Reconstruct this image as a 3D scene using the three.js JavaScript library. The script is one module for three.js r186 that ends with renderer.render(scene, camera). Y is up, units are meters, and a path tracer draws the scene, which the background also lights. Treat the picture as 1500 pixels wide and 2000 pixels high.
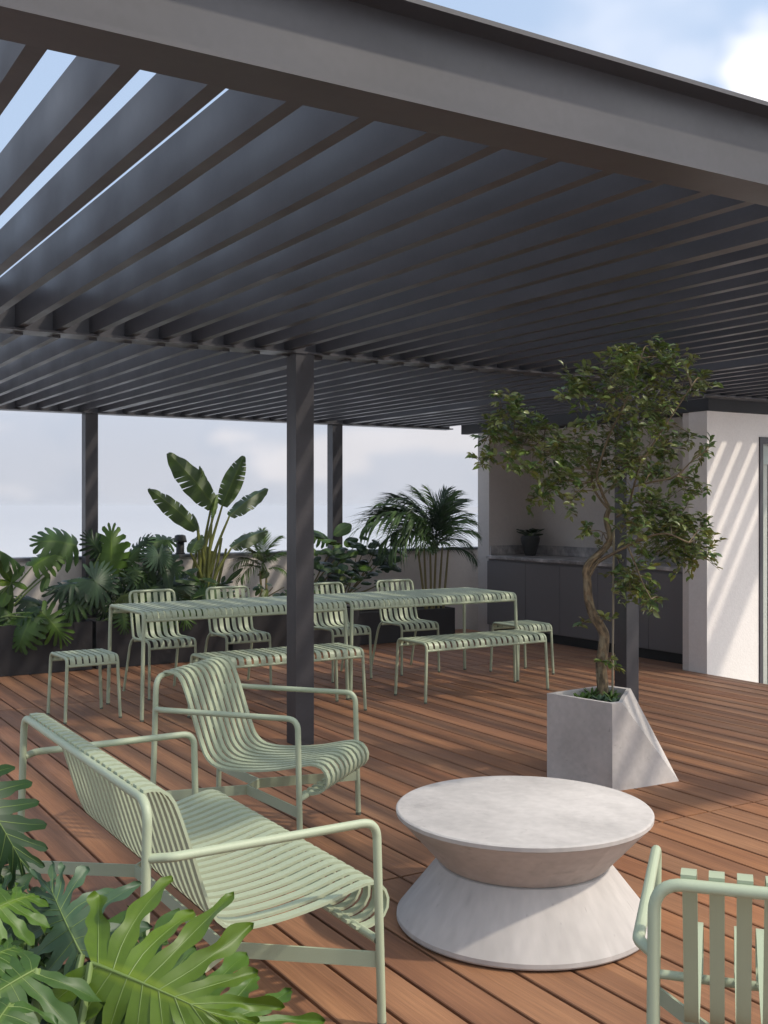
import * as THREE from 'three';
import { mergeGeometries, mergeVertices, toCreasedNormals } from 'three/addons/utils/BufferGeometryUtils.js';

// ------------------------------------------------------------------ camera, sky, sun, exposure
const scene = new THREE.Scene();
const EYE = 1.46, YAW = 31.5 * Math.PI / 180, FOCAL = 2110, HORIZON = 990;
const camera = new THREE.PerspectiveCamera(2 * Math.atan(1000 / FOCAL) * 180 / Math.PI, 0.75, 0.05, 6000);
camera.position.set(0, EYE, 0);
camera.rotation.set(0, -YAW, 0);
camera.setViewOffset(1500, 2000, 0, 1000 - HORIZON, 1500, 2000);
scene.add(camera);

const renderer = new THREE.WebGLRenderer({ antialias: true });
renderer.setSize(768, 1024);
renderer.toneMapping = THREE.LinearToneMapping;
renderer.toneMappingExposure = 1.56;
renderer.shadowMap.enabled = true;
renderer.shadowMap.type = THREE.PCFSoftShadowMap;

const SUN = new THREE.Vector3(0.60, 1, 0.66).normalize();
const sun = new THREE.DirectionalLight(new THREE.Color().setRGB(1, 0.90, 0.77), 2.0);
sun.position.copy(SUN).multiplyScalar(40);
sun.target.position.set(3.5, 0, -5);
sun.position.add(sun.target.position);
sun.castShadow = true;
sun.shadow.mapSize.set(4096, 4096);
sun.shadow.radius = 3.8;
Object.assign(sun.shadow.camera, { left: -10, right: 10, top: 10, bottom: -10, near: 1, far: 90 });
scene.add(sun, sun.target);

// seeded random numbers and noise
function rng(seed) { let a = seed >>> 0; return () => { a = (a + 0x6D2B79F5) >>> 0; let t = a; t = Math.imul(t ^ (t >>> 15), t | 1); t ^= t + Math.imul(t ^ (t >>> 7), t | 61); return ((t ^ (t >>> 14)) >>> 0) / 4294967296; }; }
function hash3(x, y, z) { let h = Math.imul(x, 374761393) ^ Math.imul(y, 668265263) ^ Math.imul(z, 2147483647 - 1013); h = Math.imul(h ^ (h >>> 13), 1274126177); return ((h ^ (h >>> 16)) >>> 0) / 4294967296; }
const mod = (a, n) => ((a % n) + n) % n, sm = (t) => t * t * (3 - 2 * t), lerp = (a, b, t) => a + (b - a) * t;
const clamp = (x, a = 0, b = 1) => Math.min(b, Math.max(a, x)), step = (a, b, x) => sm(clamp((x - a) / (b - a)));
function noise3(x, y, z) {
  const X = Math.floor(x), Y = Math.floor(y), Z = Math.floor(z), u = sm(x - X), v = sm(y - Y), w = sm(z - Z);
  const f = (i, j, k) => hash3(X + i, Y + j, Z + k);
  return lerp(lerp(lerp(f(0, 0, 0), f(1, 0, 0), u), lerp(f(0, 1, 0), f(1, 1, 0), u), v), lerp(lerp(f(0, 0, 1), f(1, 0, 1), u), lerp(f(0, 1, 1), f(1, 1, 1), u), v), w);
}
function fbm3(x, y, z, o = 5) { let s = 0, a = 0.5, n = 0; for (let i = 0; i < o; i++) { s += a * noise3(x, y, z); n += a; x *= 2.03; y *= 2.03; z *= 2.03; a *= 0.5; } return s / n; }
// periodic 2D noise: px, py whole periods
function noise2(x, y, px, py, s) {
  const X = Math.floor(x), Y = Math.floor(y), u = sm(x - X), v = sm(y - Y);
  const f = (i, j) => hash3(mod(X + i, px), mod(Y + j, py), s);
  return lerp(lerp(f(0, 0), f(1, 0), u), lerp(f(0, 1), f(1, 1), u), v);
}
function fbm2(u, v, px, py, s, o = 5) { let t = 0, a = 0.5, n = 0; for (let i = 0; i < o; i++) { t += a * noise2(u * px, v * py, px, py, s + i); n += a; px *= 2; py *= 2; a *= 0.5; } return t / n; }

// the sky: haze at the horizon, blue above, broken white cloud all round
{
  const W = 1024, H = 512, d = new Float32Array(W * H * 4);
  const dirOf = (px, py) => { const f = new THREE.Vector3(Math.sin(YAW), 0, -Math.cos(YAW)), r = new THREE.Vector3(Math.cos(YAW), 0, Math.sin(YAW)); return f.addScaledVector(r, (px - 750) / FOCAL).add(new THREE.Vector3(0, (HORIZON - py) / FOCAL, 0)).normalize(); };
  const puffs = [[1505, 185, .040, 1], [1600, 170, .075, 1], [1470, 92, .016, .6], [1255, 95, .03, .2], [1320, 130, .035, .25], [560, 860, .1, .25], [250, 850, .12, .25], [760, 850, .12, .3], [60, 880, .06, .22]].map(([x, y, r, a]) => [dirOf(x, y), r, a]);
  for (let j = 0; j < H; j++) for (let i = 0; i < W; i++) {
    const el = ((j + 0.5) / H - 0.5) * Math.PI, az = ((i + 0.5) / W - 0.5) * 2 * Math.PI, ce = Math.cos(el);
    const x = Math.cos(az) * ce, y = Math.sin(el), z = Math.sin(az) * ce;
    const up = Math.max(0, y);
    const t1 = step(0.0, 0.22, up), t2 = step(0.18, 0.8, up);
    let r = lerp(lerp(0.355, 0.33, t1), 0.27, t2), g = lerp(lerp(0.378, 0.42, t1), 0.37, t2), b = lerp(lerp(0.432, 0.56, t1), 0.55, t2);
    const q = 2.2 / (0.28 + up);
    let c = fbm3(x * q * 0.8 + 3.1, y * 2.5 + 1.7, z * q * 0.8 + 7.7, 6);
    let cov = step(0.47, 0.66, c) * 0.85 * step(0.03, 0.2, up) + step(0.46, 0.60, fbm3(x * 7 + 11, y * 24 + 2, z * 7 + 4, 5)) * 0.95 * (1 - step(0.05, 0.2, up));
    for (const [p, rad, a] of puffs) {
      const ex = x - p.x, ey = (y - p.y) * 1.35, ez = z - p.z, dd = Math.sqrt(ex * ex + ey * ey + ez * ez) / rad;
      if (dd < 2) cov = Math.max(cov, a * step(0.0, 0.55, 1.05 - dd + (fbm3(x * 22, y * 34, z * 22, 5) - 0.5) * 1.5));
    }
    const w = 0.88 + 0.25 * (fbm3(x * 6, y * 10, z * 6, 4) - 0.5);
    const lo = 1 - step(0.03, 0.25, up);
    const k = lerp(0.92, 0.555, lo);
    r = lerp(r, 1.02 * w * k, cov); g = lerp(g, 1.0 * w * k, cov); b = lerp(b, 1.04 * w * k, cov);
    const s = Math.max(0, x * SUN.x + y * SUN.y + z * SUN.z), halo = 0.8 * Math.pow(s, 14) + 0.75 * Math.pow(s, 2.5);
    r += halo; g += halo * 0.96; b += halo * 0.9;
    const o = (j * W + i) * 4; d[o] = r; d[o + 1] = g; d[o + 2] = b; d[o + 3] = 1;
  }
  const sky = new THREE.DataTexture(d, W, H, THREE.RGBAFormat, THREE.FloatType);
  sky.mapping = THREE.EquirectangularReflectionMapping; sky.magFilter = sky.minFilter = THREE.LinearFilter; sky.colorSpace = THREE.LinearSRGBColorSpace; sky.needsUpdate = true;
  scene.background = sky; scene.environment = sky;
}

// ------------------------------------------------------------------ helpers
const V = (x, y, z) => new THREE.Vector3(x, y, z);
const FWD = V(Math.sin(YAW), 0, -Math.cos(YAW)), RGT = V(Math.cos(YAW), 0, Math.sin(YAW));
const ray = (px, py) => FWD.clone().addScaledVector(RGT, (px - 750) / FOCAL).add(V(0, (HORIZON - py) / FOCAL, 0));
const onZ = (px, py, z) => { const d = ray(px, py); return d.multiplyScalar(z / d.z).add(V(0, EYE, 0)); };     // measured picture point on the plane z
const atD = (px, py, D) => ray(px, py).multiplyScalar(D).add(V(0, EYE, 0));                                   // ... at D metres in front of the eye
const used = {};
function numbered(n) { const k = used[n] = (used[n] ?? -1) + 1; return k ? `${n}_${String(k).padStart(3, '0')}` : n; }
function tag(o, label, category, group) { o.userData.label = label; o.userData.category = category; if (group) o.userData.group = group; return o; }
function thing(name, label, category, pos = [0, 0, 0], turn = 0, group) {
  const o = new THREE.Group(); o.name = numbered(name); o.position.set(...pos); o.rotation.y = turn; scene.add(o); return tag(o, label, category, group);
}
function mesh(name, geo, mat, parent) { const m = new THREE.Mesh(geo, mat); m.name = name; m.castShadow = m.receiveShadow = true; (parent || scene).add(m); return m; }
function structure(name, geo, mat) { const m = mesh(numbered(name), geo, mat, scene); m.userData.kind = 'structure'; return m; }
function box(x0, x1, y0, y1, z0, z1) {   // uv in metres
  const w = x1 - x0, h = y1 - y0, d = z1 - z0, g = new THREE.BoxGeometry(w, h, d), uv = g.attributes.uv, p = g.attributes.position;
  g.translate((x0 + x1) / 2, (y0 + y1) / 2, (z0 + z1) / 2);
  for (let i = 0; i < uv.count; i++) { const f = Math.floor(i / 4), X = p.getX(i), Y = p.getY(i), Z = p.getZ(i); if (f < 2) uv.setXY(i, Z, Y); else if (f < 4) uv.setXY(i, X, Z); else uv.setXY(i, X, Y); }
  return g;
}
// a box with chamfered long edges, uv in metres
function bar(x0, x1, y0, y1, z0, z1, c = 0.003) {
  const s = new THREE.Shape(), w = x1 - x0, h = y1 - y0;
  s.moveTo(c, 0); s.lineTo(w - c, 0); s.lineTo(w, c); s.lineTo(w, h - c); s.lineTo(w - c, h); s.lineTo(c, h); s.lineTo(0, h - c); s.lineTo(0, c);
  const g = new THREE.ExtrudeGeometry(s, { depth: z1 - z0, bevelEnabled: false });
  g.translate(x0, y0, z0);
  return g;
}
// sweep a round section along points; radius a number or a function of t
function tube(pts, radius, seg = 10, cap = true) {
  const n = pts.length, pos = [], idx = [], uv = [], T = [];
  for (let i = 0; i < n; i++) T.push(pts[Math.min(n - 1, i + 1)].clone().sub(pts[Math.max(0, i - 1)]).normalize());
  let N = Math.abs(T[0].y) < 0.9 ? V(0, 1, 0) : V(1, 0, 0); N.sub(T[0].clone().multiplyScalar(N.dot(T[0]))).normalize();
  let len = 0;
  for (let i = 0; i < n; i++) {
    if (i) { len += pts[i].distanceTo(pts[i - 1]); N.sub(T[i].clone().multiplyScalar(N.dot(T[i]))).normalize(); }
    const B = T[i].clone().cross(N), r = typeof radius === 'function' ? radius(i / (n - 1)) : radius;
    for (let k = 0; k <= seg; k++) { const a = k / seg * Math.PI * 2, c = Math.cos(a) * r, s = Math.sin(a) * r; pos.push(pts[i].x + N.x * c + B.x * s, pts[i].y + N.y * c + B.y * s, pts[i].z + N.z * c + B.z * s); uv.push(k / seg, len); }
  }
  const R = seg + 1;
  for (let i = 0; i < n - 1; i++) for (let k = 0; k < seg; k++) { const a = i * R + k, b = a + R; idx.push(a, a + 1, b, b, a + 1, b + 1); }
  if (cap) for (const e of [0, n - 1]) { const c = pos.length / 3; pos.push(pts[e].x, pts[e].y, pts[e].z); uv.push(0, 0); for (let k = 0; k < seg; k++) { const a = e * R + k; e ? idx.push(c, a, a + 1) : idx.push(c, a + 1, a); } }
  const g = new THREE.BufferGeometry(); g.setAttribute('position', new THREE.Float32BufferAttribute(pos, 3)); g.setAttribute('uv', new THREE.Float32BufferAttribute(uv, 2)); g.setIndex(idx); g.computeVertexNormals(); return g;
}
// polyline with rounded corners
function fillet(pts, r, n = 6) {
  const out = [pts[0].clone()];
  for (let i = 1; i < pts.length - 1; i++) {
    const a = pts[i - 1].clone().sub(pts[i]), b = pts[i + 1].clone().sub(pts[i]), la = a.length(), lb = b.length(); a.normalize(); b.normalize();
    const ang = Math.acos(clamp(a.dot(b), -1, 1)), t = Math.min(r / Math.tan(ang / 2), la * 0.49, lb * 0.49);
    if (Math.PI - ang < 0.03) { out.push(pts[i].clone()); continue; }
    const p0 = pts[i].clone().addScaledVector(a, t), p2 = pts[i].clone().addScaledVector(b, t);
    for (let k = 0; k <= n; k++) { const s = k / n; out.push(p0.clone().multiplyScalar((1 - s) * (1 - s)).addScaledVector(pts[i], 2 * s * (1 - s)).addScaledVector(p2, s * s)); }
  }
  out.push(pts[pts.length - 1].clone()); return out;
}
const curve = (pts, n = 14) => new THREE.CatmullRomCurve3(pts, false, 'centripetal').getPoints(n);
// flat bar of width w (along z) and thickness t swept along a profile in the x,y plane
function ribbon(prof, w, t, z = 0) {
  const pos = [], idx = [], n = prof.length, L = [], c = t * 0.22;
  for (let i = 0; i < n; i++) {
    const a = prof[Math.max(0, i - 1)], b = prof[Math.min(n - 1, i + 1)], dx = b[0] - a[0], dy = b[1] - a[1], l = Math.hypot(dx, dy) || 1; L.push([-dy / l, dx / l]);
  }
  const sec = [[-1, -1], [-1, 1], [1, 1], [1, -1]];   // [across z, across thickness]
  for (let k = 0; k < 4; k++) {
    const A = sec[k], B = sec[(k + 1) % 4], base = pos.length / 3;
    for (let i = 0; i < n; i++) for (const S of [A, B]) pos.push(prof[i][0] + L[i][0] * S[1] * t / 2, prof[i][1] + L[i][1] * S[1] * t / 2, z + S[0] * w / 2);
    for (let i = 0; i < n - 1; i++) { const a = base + i * 2; idx.push(a, a + 2, a + 1, a + 1, a + 2, a + 3); }
  }
  for (const e of [0, n - 1]) { const base = pos.length / 3; for (const S of sec) pos.push(prof[e][0] + L[e][0] * S[1] * t / 2, prof[e][1] + L[e][1] * S[1] * t / 2, z + S[0] * w / 2); e ? idx.push(base, base + 2, base + 1, base, base + 3, base + 2) : idx.push(base, base + 1, base + 2, base, base + 2, base + 3); }
  const g = new THREE.BufferGeometry(); g.setAttribute('position', new THREE.Float32BufferAttribute(pos, 3)); g.setIndex(idx); g.computeVertexNormals();
  g.setAttribute('uv', new THREE.Float32BufferAttribute(new Float32Array(pos.length / 3 * 2), 2));
  return g;
}
const smoothProfile = (pts, n) => new THREE.CatmullRomCurve3(pts.map(([x, y]) => V(x, y, 0)), false, 'centripetal').getSpacedPoints(n).map((p) => [p.x, p.y]);

// ------------------------------------------------------------------ textures
function tex(w, h, fn, srgb = true) {
  const d = new Uint8Array(w * h * 4);
  for (let j = 0; j < h; j++) for (let i = 0; i < w; i++) { const c = fn((i + 0.5) / w, (j + 0.5) / h), o = (j * w + i) * 4; d[o] = clamp(c[0]) * 255; d[o + 1] = clamp(c[1]) * 255; d[o + 2] = clamp(c[2]) * 255; d[o + 3] = 255; }
  const t = new THREE.DataTexture(d, w, h); t.wrapS = t.wrapT = THREE.RepeatWrapping; t.magFilter = THREE.LinearFilter; t.minFilter = THREE.LinearMipmapLinearFilter; t.generateMipmaps = true; if (srgb) t.colorSpace = THREE.SRGBColorSpace; t.needsUpdate = true; return t;
}
const rep = (t, x, y) => { const c = t.clone(); c.repeat.set(x, y); c.needsUpdate = true; return c; };
const grey = (f) => (u, v) => { const k = f(u, v); return [k, k, k]; };
// wood, 0.64 m across by 2.56 m along
const woodShade = (u, v) => {
  const warp = fbm2(u, v, 4, 3, 11, 4) * 0.05;
  const a = fbm2(u + warp, v, 14, 2, 21, 5), b = fbm2(u + warp * 2, v, 96, 6, 31, 4), c = fbm2(u, v, 5, 4, 41, 4), f = fbm2(u, v, 200, 24, 51, 3);
  return [a, b, c, f];
};
const woodMap = tex(512, 1024, (u, v) => {
  const [a, b, c, f] = woodShade(u, v), t = clamp(0.5 + (a - 0.5) * 0.75 + (b - 0.5) * 0.25 + (c - 0.5) * 1.0), k = 0.88 + 0.13 * (f - 0.5) + 0.10 * (b - 0.5);
  return [lerp(0.57, 0.79, t) * k, lerp(0.395, 0.58, t) * k, lerp(0.285, 0.425, t) * k];
});
const woodBump = tex(512, 1024, grey((u, v) => { const [a, b, , f] = woodShade(u, v); return 0.3 * a + 0.35 * b + 0.35 * f; }), false);
const woodRough = tex(256, 512, grey((u, v) => 0.50 + 0.32 * fbm2(u, v, 6, 8, 77, 4)), false);
// cast concrete, 2 m square
const concreteMap = tex(512, 512, (u, v) => {
  const a = fbm2(u, v, 3, 3, 5, 6), b = fbm2(u, v, 14, 7, 6, 4), s = fbm2(u, v, 60, 60, 7, 2), p = noise2(u * 90, v * 90, 90, 90, 9);
  let k = 0.71 + (a - 0.5) * 0.17 + (b - 0.5) * 0.09 + (s - 0.5) * 0.05; if (p > 0.96) k -= (p - 0.96) * 4; const st = fbm2(u, v, 12, 12, 8, 5); if (st > 0.70) k -= (st - 0.70) * 0.5;
  return [k * 1.0, k * 0.972, k * 0.945];
});
const concreteBump = tex(512, 512, grey((u, v) => 0.6 * fbm2(u, v, 40, 40, 15, 4) + 0.4 * fbm2(u, v, 6, 6, 16, 4) - (noise2(u * 90, v * 90, 90, 90, 9) > 0.965 ? 0.3 : 0)), false);
const plasterMap = tex(512, 512, (u, v) => { const k = 0.875 + (fbm2(u, v, 3, 3, 61, 5) - 0.5) * 0.045 + (fbm2(u, v, 120, 120, 62, 2) - 0.5) * 0.03; return [k, k * 0.978, k * 0.955]; });
const plasterBump = tex(256, 256, grey((u, v) => fbm2(u, v, 50, 50, 63, 3)), false);
const steelMap = tex(512, 512, (u, v) => { const a = fbm2(u, v, 3, 4, 71, 5), st = fbm2(u, v, 2, 14, 72, 4), s = fbm2(u, v, 90, 90, 73, 2), k = 0.222 + (a - 0.5) * 0.075 + (st - 0.5) * 0.05 + (s - 0.5) * 0.02; return [k * 1.0, k * 0.965, k * 1.01]; });
const steelRough = tex(256, 256, grey((u, v) => 0.30 + 0.26 * fbm2(u, v, 4, 5, 74, 5)), false);
const fineBump = tex(256, 256, grey((u, v) => fbm2(u, v, 64, 64, 81, 2)), false);
const stoneMap = tex(512, 512, (u, v) => { const a = fbm2(u, v, 5, 5, 91, 6), b = fbm2(u, v, 22, 22, 92, 4), vein = Math.pow(1 - Math.abs(fbm2(u, v, 4, 4, 93, 5) - 0.5) * 2, 14), k = 0.60 + (a - 0.5) * 0.42 + (b - 0.5) * 0.25 + vein * 0.1; return [k, k * 0.96, k * 0.94]; });
const soilMap = tex(256, 256, (u, v) => { const k = 0.16 + (fbm2(u, v, 40, 40, 95, 3) - 0.5) * 0.22; return [k * 1.15, k, k * 0.8]; });
const barkMap = tex(256, 512, (u, v) => { const a = fbm2(u, v, 8, 12, 97, 5), l = fbm2(u, v, 4, 7, 98, 3), k = 0.40 + (a - 0.5) * 0.5; const m = step(0.52, 0.66, l); return [lerp(k * 0.98, 0.56, m * 0.6), lerp(k * 0.84, 0.52, m * 0.6), lerp(k * 0.64, 0.42, m * 0.6)]; });

// ------------------------------------------------------------------ materials
const std = (o) => new THREE.MeshStandardMaterial(o);
const lin = (r, g, b) => new THREE.Color().setRGB(r, g, b);
const M = {
  wood: [[1, 1, 1], [0.88, 0.84, 0.84], [1.10, 1.02, 0.92], [0.95, 0.99, 1.03], [0.80, 0.76, 0.77], [1.06, 0.94, 0.84]].map(([r, g, b]) => std({ map: woodMap, bumpMap: woodBump, bumpScale: 0.0012, roughnessMap: woodRough, roughness: 1, color: lin(r * 0.77, g * 0.75, b * 0.69) })),
  under: std({ color: lin(0.02, 0.016, 0.013), roughness: 1 }),
  steel: std({ map: rep(steelMap, 0.7, 0.7), roughnessMap: rep(steelRough, 0.8, 0.8), roughness: 1, metalness: 0 }),
  green: new THREE.MeshPhysicalMaterial({ color: lin(0.365, 0.415, 0.285), roughness: 0.46, bumpMap: rep(fineBump, 6, 6), bumpScale: 0.0002 }),
  concrete: std({ map: rep(concreteMap, 0.8, 0.8), bumpMap: rep(concreteBump, 0.8, 0.8), bumpScale: 0.0015, roughness: 0.86 }),
  plaster: std({ map: rep(plasterMap, 0.5, 0.5), bumpMap: rep(plasterBump, 1.6, 1.6), bumpScale: 0.0012, roughness: 0.93 }),
  render: std({ map: rep(plasterMap, 0.4, 0.4), color: lin(0.80, 0.77, 0.75), bumpMap: rep(plasterBump, 1.6, 1.6), bumpScale: 0.0015, roughness: 0.93 }),
  cabinet: std({ color: lin(0.145, 0.132, 0.130), roughness: 0.5, bumpMap: rep(fineBump, 8, 8), bumpScale: 0.0002 }),
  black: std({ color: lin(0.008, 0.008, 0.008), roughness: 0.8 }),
  stone: std({ map: rep(stoneMap, 1.1, 1.1), roughness: 0.35 }),
  frame: std({ color: lin(0.045, 0.042, 0.046), roughness: 0.45 }),
  fascia: std({ color: lin(0.014, 0.013, 0.014), roughness: 0.6 }),
  box: std({ color: lin(0.014, 0.012, 0.013), roughness: 0.55, bumpMap: rep(fineBump, 5, 5), bumpScale: 0.0004 }),
  soil: std({ map: rep(soilMap, 4, 4), roughness: 1 }),
  bark: std({ map: rep(barkMap, 2, 3), bumpMap: rep(barkMap, 2, 3), bumpScale: 0.004, roughness: 0.9 }),
  glass: new THREE.MeshPhysicalMaterial({ color: lin(0.86, 0.92, 0.9), transmission: 1, thickness: 0, roughness: 0.01, ior: 1.5 }),
  room: std({ color: lin(0.42, 0.43, 0.41), roughness: 0.9 }),
  cap: std({ color: lin(0.09, 0.10, 0.075), roughness: 0.6 }),
  pot: std({ color: lin(0.016, 0.016, 0.015), roughness: 0.5 }),
};
const leafMat = (o = {}) => new THREE.MeshPhysicalMaterial({ vertexColors: true, roughness: 0.44, specularIntensity: 0.6, transmission: 0.16, thickness: 0, ...o });
M.leaf = leafMat(); M.leafDull = leafMat({ roughness: 0.55 }); M.treeLeaf = leafMat({ roughness: 0.3, transmission: 0.35 });
M.vein = std({ color: lin(0.11, 0.165, 0.035), roughness: 0.5 }); M.stem = std({ color: lin(0.13, 0.19, 0.05), roughness: 0.55 }); M.petiole = std({ color: lin(0.17, 0.185, 0.04), roughness: 0.5 }); M.cane = std({ color: lin(0.20, 0.17, 0.06), roughness: 0.6 });

// ------------------------------------------------------------------ far ground, roof slab, deck
structure('ground', new THREE.PlaneGeometry(9000, 9000).rotateX(-Math.PI / 2).translate(0, -30, 0), std({ color: lin(0.42, 0.43, 0.44), roughness: 1 }));
scene.fog = new THREE.FogExp2(new THREE.Color().setRGB(0.9, 0.93, 0.98), 0.0009);
structure('roof_slab', box(-4, 15, -0.9, -0.42, -10.75, 4), M.render);
{
  const deck = new THREE.Group(); deck.name = 'deck'; deck.userData.kind = 'structure'; scene.add(deck);
  mesh('subframe', box(-0.7, 7.34, -0.40, -0.11, -10.54, 0.62), M.under, deck);
  mesh('subframe', box(7.342, 7.62, -0.40, -0.11, -10.54, -6.80), M.under, deck);
  const P = 0.159, G = 0.0125, T = 0.026, R = rng(5), cache = {};
  function plank(w, len, variant) {
    const key = `${w.toFixed(3)}|${len.toFixed(2)}|${variant}`; if (cache[key]) return cache[key];
    const c = 0.0028, s = new THREE.Shape(); s.moveTo(-w / 2, -T); s.lineTo(w / 2, -T); s.lineTo(w / 2, -c); s.lineTo(w / 2 - c, 0); s.lineTo(-w / 2 + c, 0); s.lineTo(-w / 2, -c);
    const g = new THREE.ExtrudeGeometry(s, { depth: len, bevelEnabled: false }); g.translate(0, 0, -len / 2);
    const p = g.attributes.position, uv = g.attributes.uv, r = rng(100 + variant), ou = r(), ov = r();
    for (let i = 0; i < p.count; i++) uv.setXY(i, ou + p.getX(i) / 0.64, ov + p.getZ(i) / 2.56);
    return cache[key] = g;
  }
  let n = 0;
  const runs = [[0.6, -3.6], [-3.6, -8.05], [-8.05, -10.53]];
  for (let k = -27; k <= 23; k++) {
    let x0 = 3.714 + P * k, x1 = x0 + P;
    for (const [za, zb] of runs) {
      let z0 = za, xa = x0 + G / 2, xb = x1 - G / 2;
      if (k === 23) { if (za > -1) continue; if (zb === -8.05) z0 = -6.80; xb = 7.60; xa = 7.345; }
      if (k === 22) xb = 7.336;
      const len = z0 - zb - 0.012, w = xb - xa;
      const m = mesh(n ? `plank_${String(n).padStart(3, '0')}` : 'plank', plank(w, len, Math.floor(R() * 14)), M.wood[Math.floor(R() * R() * 6 * 1.25) % 6], deck);
      m.position.set((xa + xb) / 2, (R() - 0.5) * 0.0016, (z0 + zb) / 2); if (R() < 0.5) m.rotation.y = Math.PI; n++;
    }
  }
}

// ------------------------------------------------------------------ parapet
{
  const p = thing('parapet_wall', 'low grey rendered parapet wall behind the row of plants', 'wall');
  mesh('wall', box(-3, 8.40, -0.42, 0.945, -10.75, -10.56), M.render, p);
  mesh('coping', bar(-3, 8.40, 0.945, 0.972, -10.77, -10.54, 0.004), std({ color: lin(0.10, 0.10, 0.105), roughness: 0.5 }), p);
}

// ------------------------------------------------------------------ pergola
{
  const pg = thing('pergola', 'dark steel pergola with rows of deep louvre blades over the deck', 'pergola');
  const t = 0.012;
  // I section running along x
  const beam = (x0, x1, y0, y1, zf, zb) => { const w = (zf + zb) / 2; return mergeGeometries([box(x0, x1, y0, y0 + t, zb, zf), box(x0, x1, y1 - t, y1, zb, zf), box(x0, x1, y0 + t, y1 - t, w - 0.005, w + 0.005)]); };
  mesh('front_beam', beam(-1.2, 8.96, 2.398, 2.641, -2.10, -2.25), M.steel, pg);
  mesh('middle_beam', beam(-1.2, 5.848, 2.398, 2.641, -5.885, -6.055), M.steel, pg);
  mesh('middle_beam', beam(5.895, 8.96, 2.398, 2.641, -6.335, -6.485), M.steel, pg);
  mesh('rear_beam', beam(-1.2, 7.30, 2.365, 2.608, -10.36, -10.52), M.steel, pg);
  mesh('end_beam', box(8.87, 8.955, 2.415, 2.62, -6.40, -2.181), M.steel, pg);
  mesh('link_beam', box(5.8495, 5.8935, 2.399, 2.62, -6.485, -5.886), M.steel, pg);
  for (const x of [2.982, 5.722]) mesh('column', bar(x, x + 0.123, 0, 2.398, -6.019, -5.893, 0.004), M.steel, pg);
  for (const x of [2.985, 5.700]) mesh('column', bar(x, x + 0.123, 0, 2.365, -10.50, -10.375, 0.004), M.steel, pg);
  for (const x of [0.335, 3.155, 5.897]) {
    const zm = x > 5 ? -6.404 : -5.964;
    mesh('cross_beam', box(x, x + 0.063, 2.4115, 2.56, zm, -2.181), M.steel, pg);
    mesh('cross_beam', box(x - 0.03, x + 0.055, 2.3785, 2.54, -10.434, x > 5 ? -6.416 : -5.976), M.steel, pg);
  }
  mesh('added_shade_plate', box(7.30, 8.96, 2.60, 2.612, -6.553, -6.487), M.steel, pg);  // added plate between beam and house, put in to keep sun off the fascia
  const X = []; for (let j = 12; j >= 0; j--) X.push(2.938 - 0.2 * j); for (let j = 0; j < 12; j++) X.push(3.372 + 0.2 * j); for (let j = 0; j < 14; j++) X.push(6.112 + 0.2 * j);
  const R = rng(9), gF = box(0, 0.044, 2.4175, 2.559, -5.964, -2.181), gB = box(0, 0.044, 2.386, 2.53, -10.434, -5.976), gF2 = box(0, 0.044, 2.4175, 2.559, -6.404, -2.181), gB2 = box(0, 0.044, 2.386, 2.53, -10.434, -6.416);
  let n = 0;
  for (const x of X) {
    if (x < 8.83) { const m = mesh(n ? `louvre_${String(n).padStart(3, '0')}` : 'louvre', x > 5.9 ? gF2 : gF, M.steel, pg); m.position.x = x + (R() - 0.5) * 0.004; n++; }
    if (x < 7.25) { const m = mesh(`louvre_${String(n).padStart(3, '0')}`, x > 5.9 ? gB2 : gB, M.steel, pg); m.position.x = x + (R() - 0.5) * 0.004; n++; }
  }
}

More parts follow.
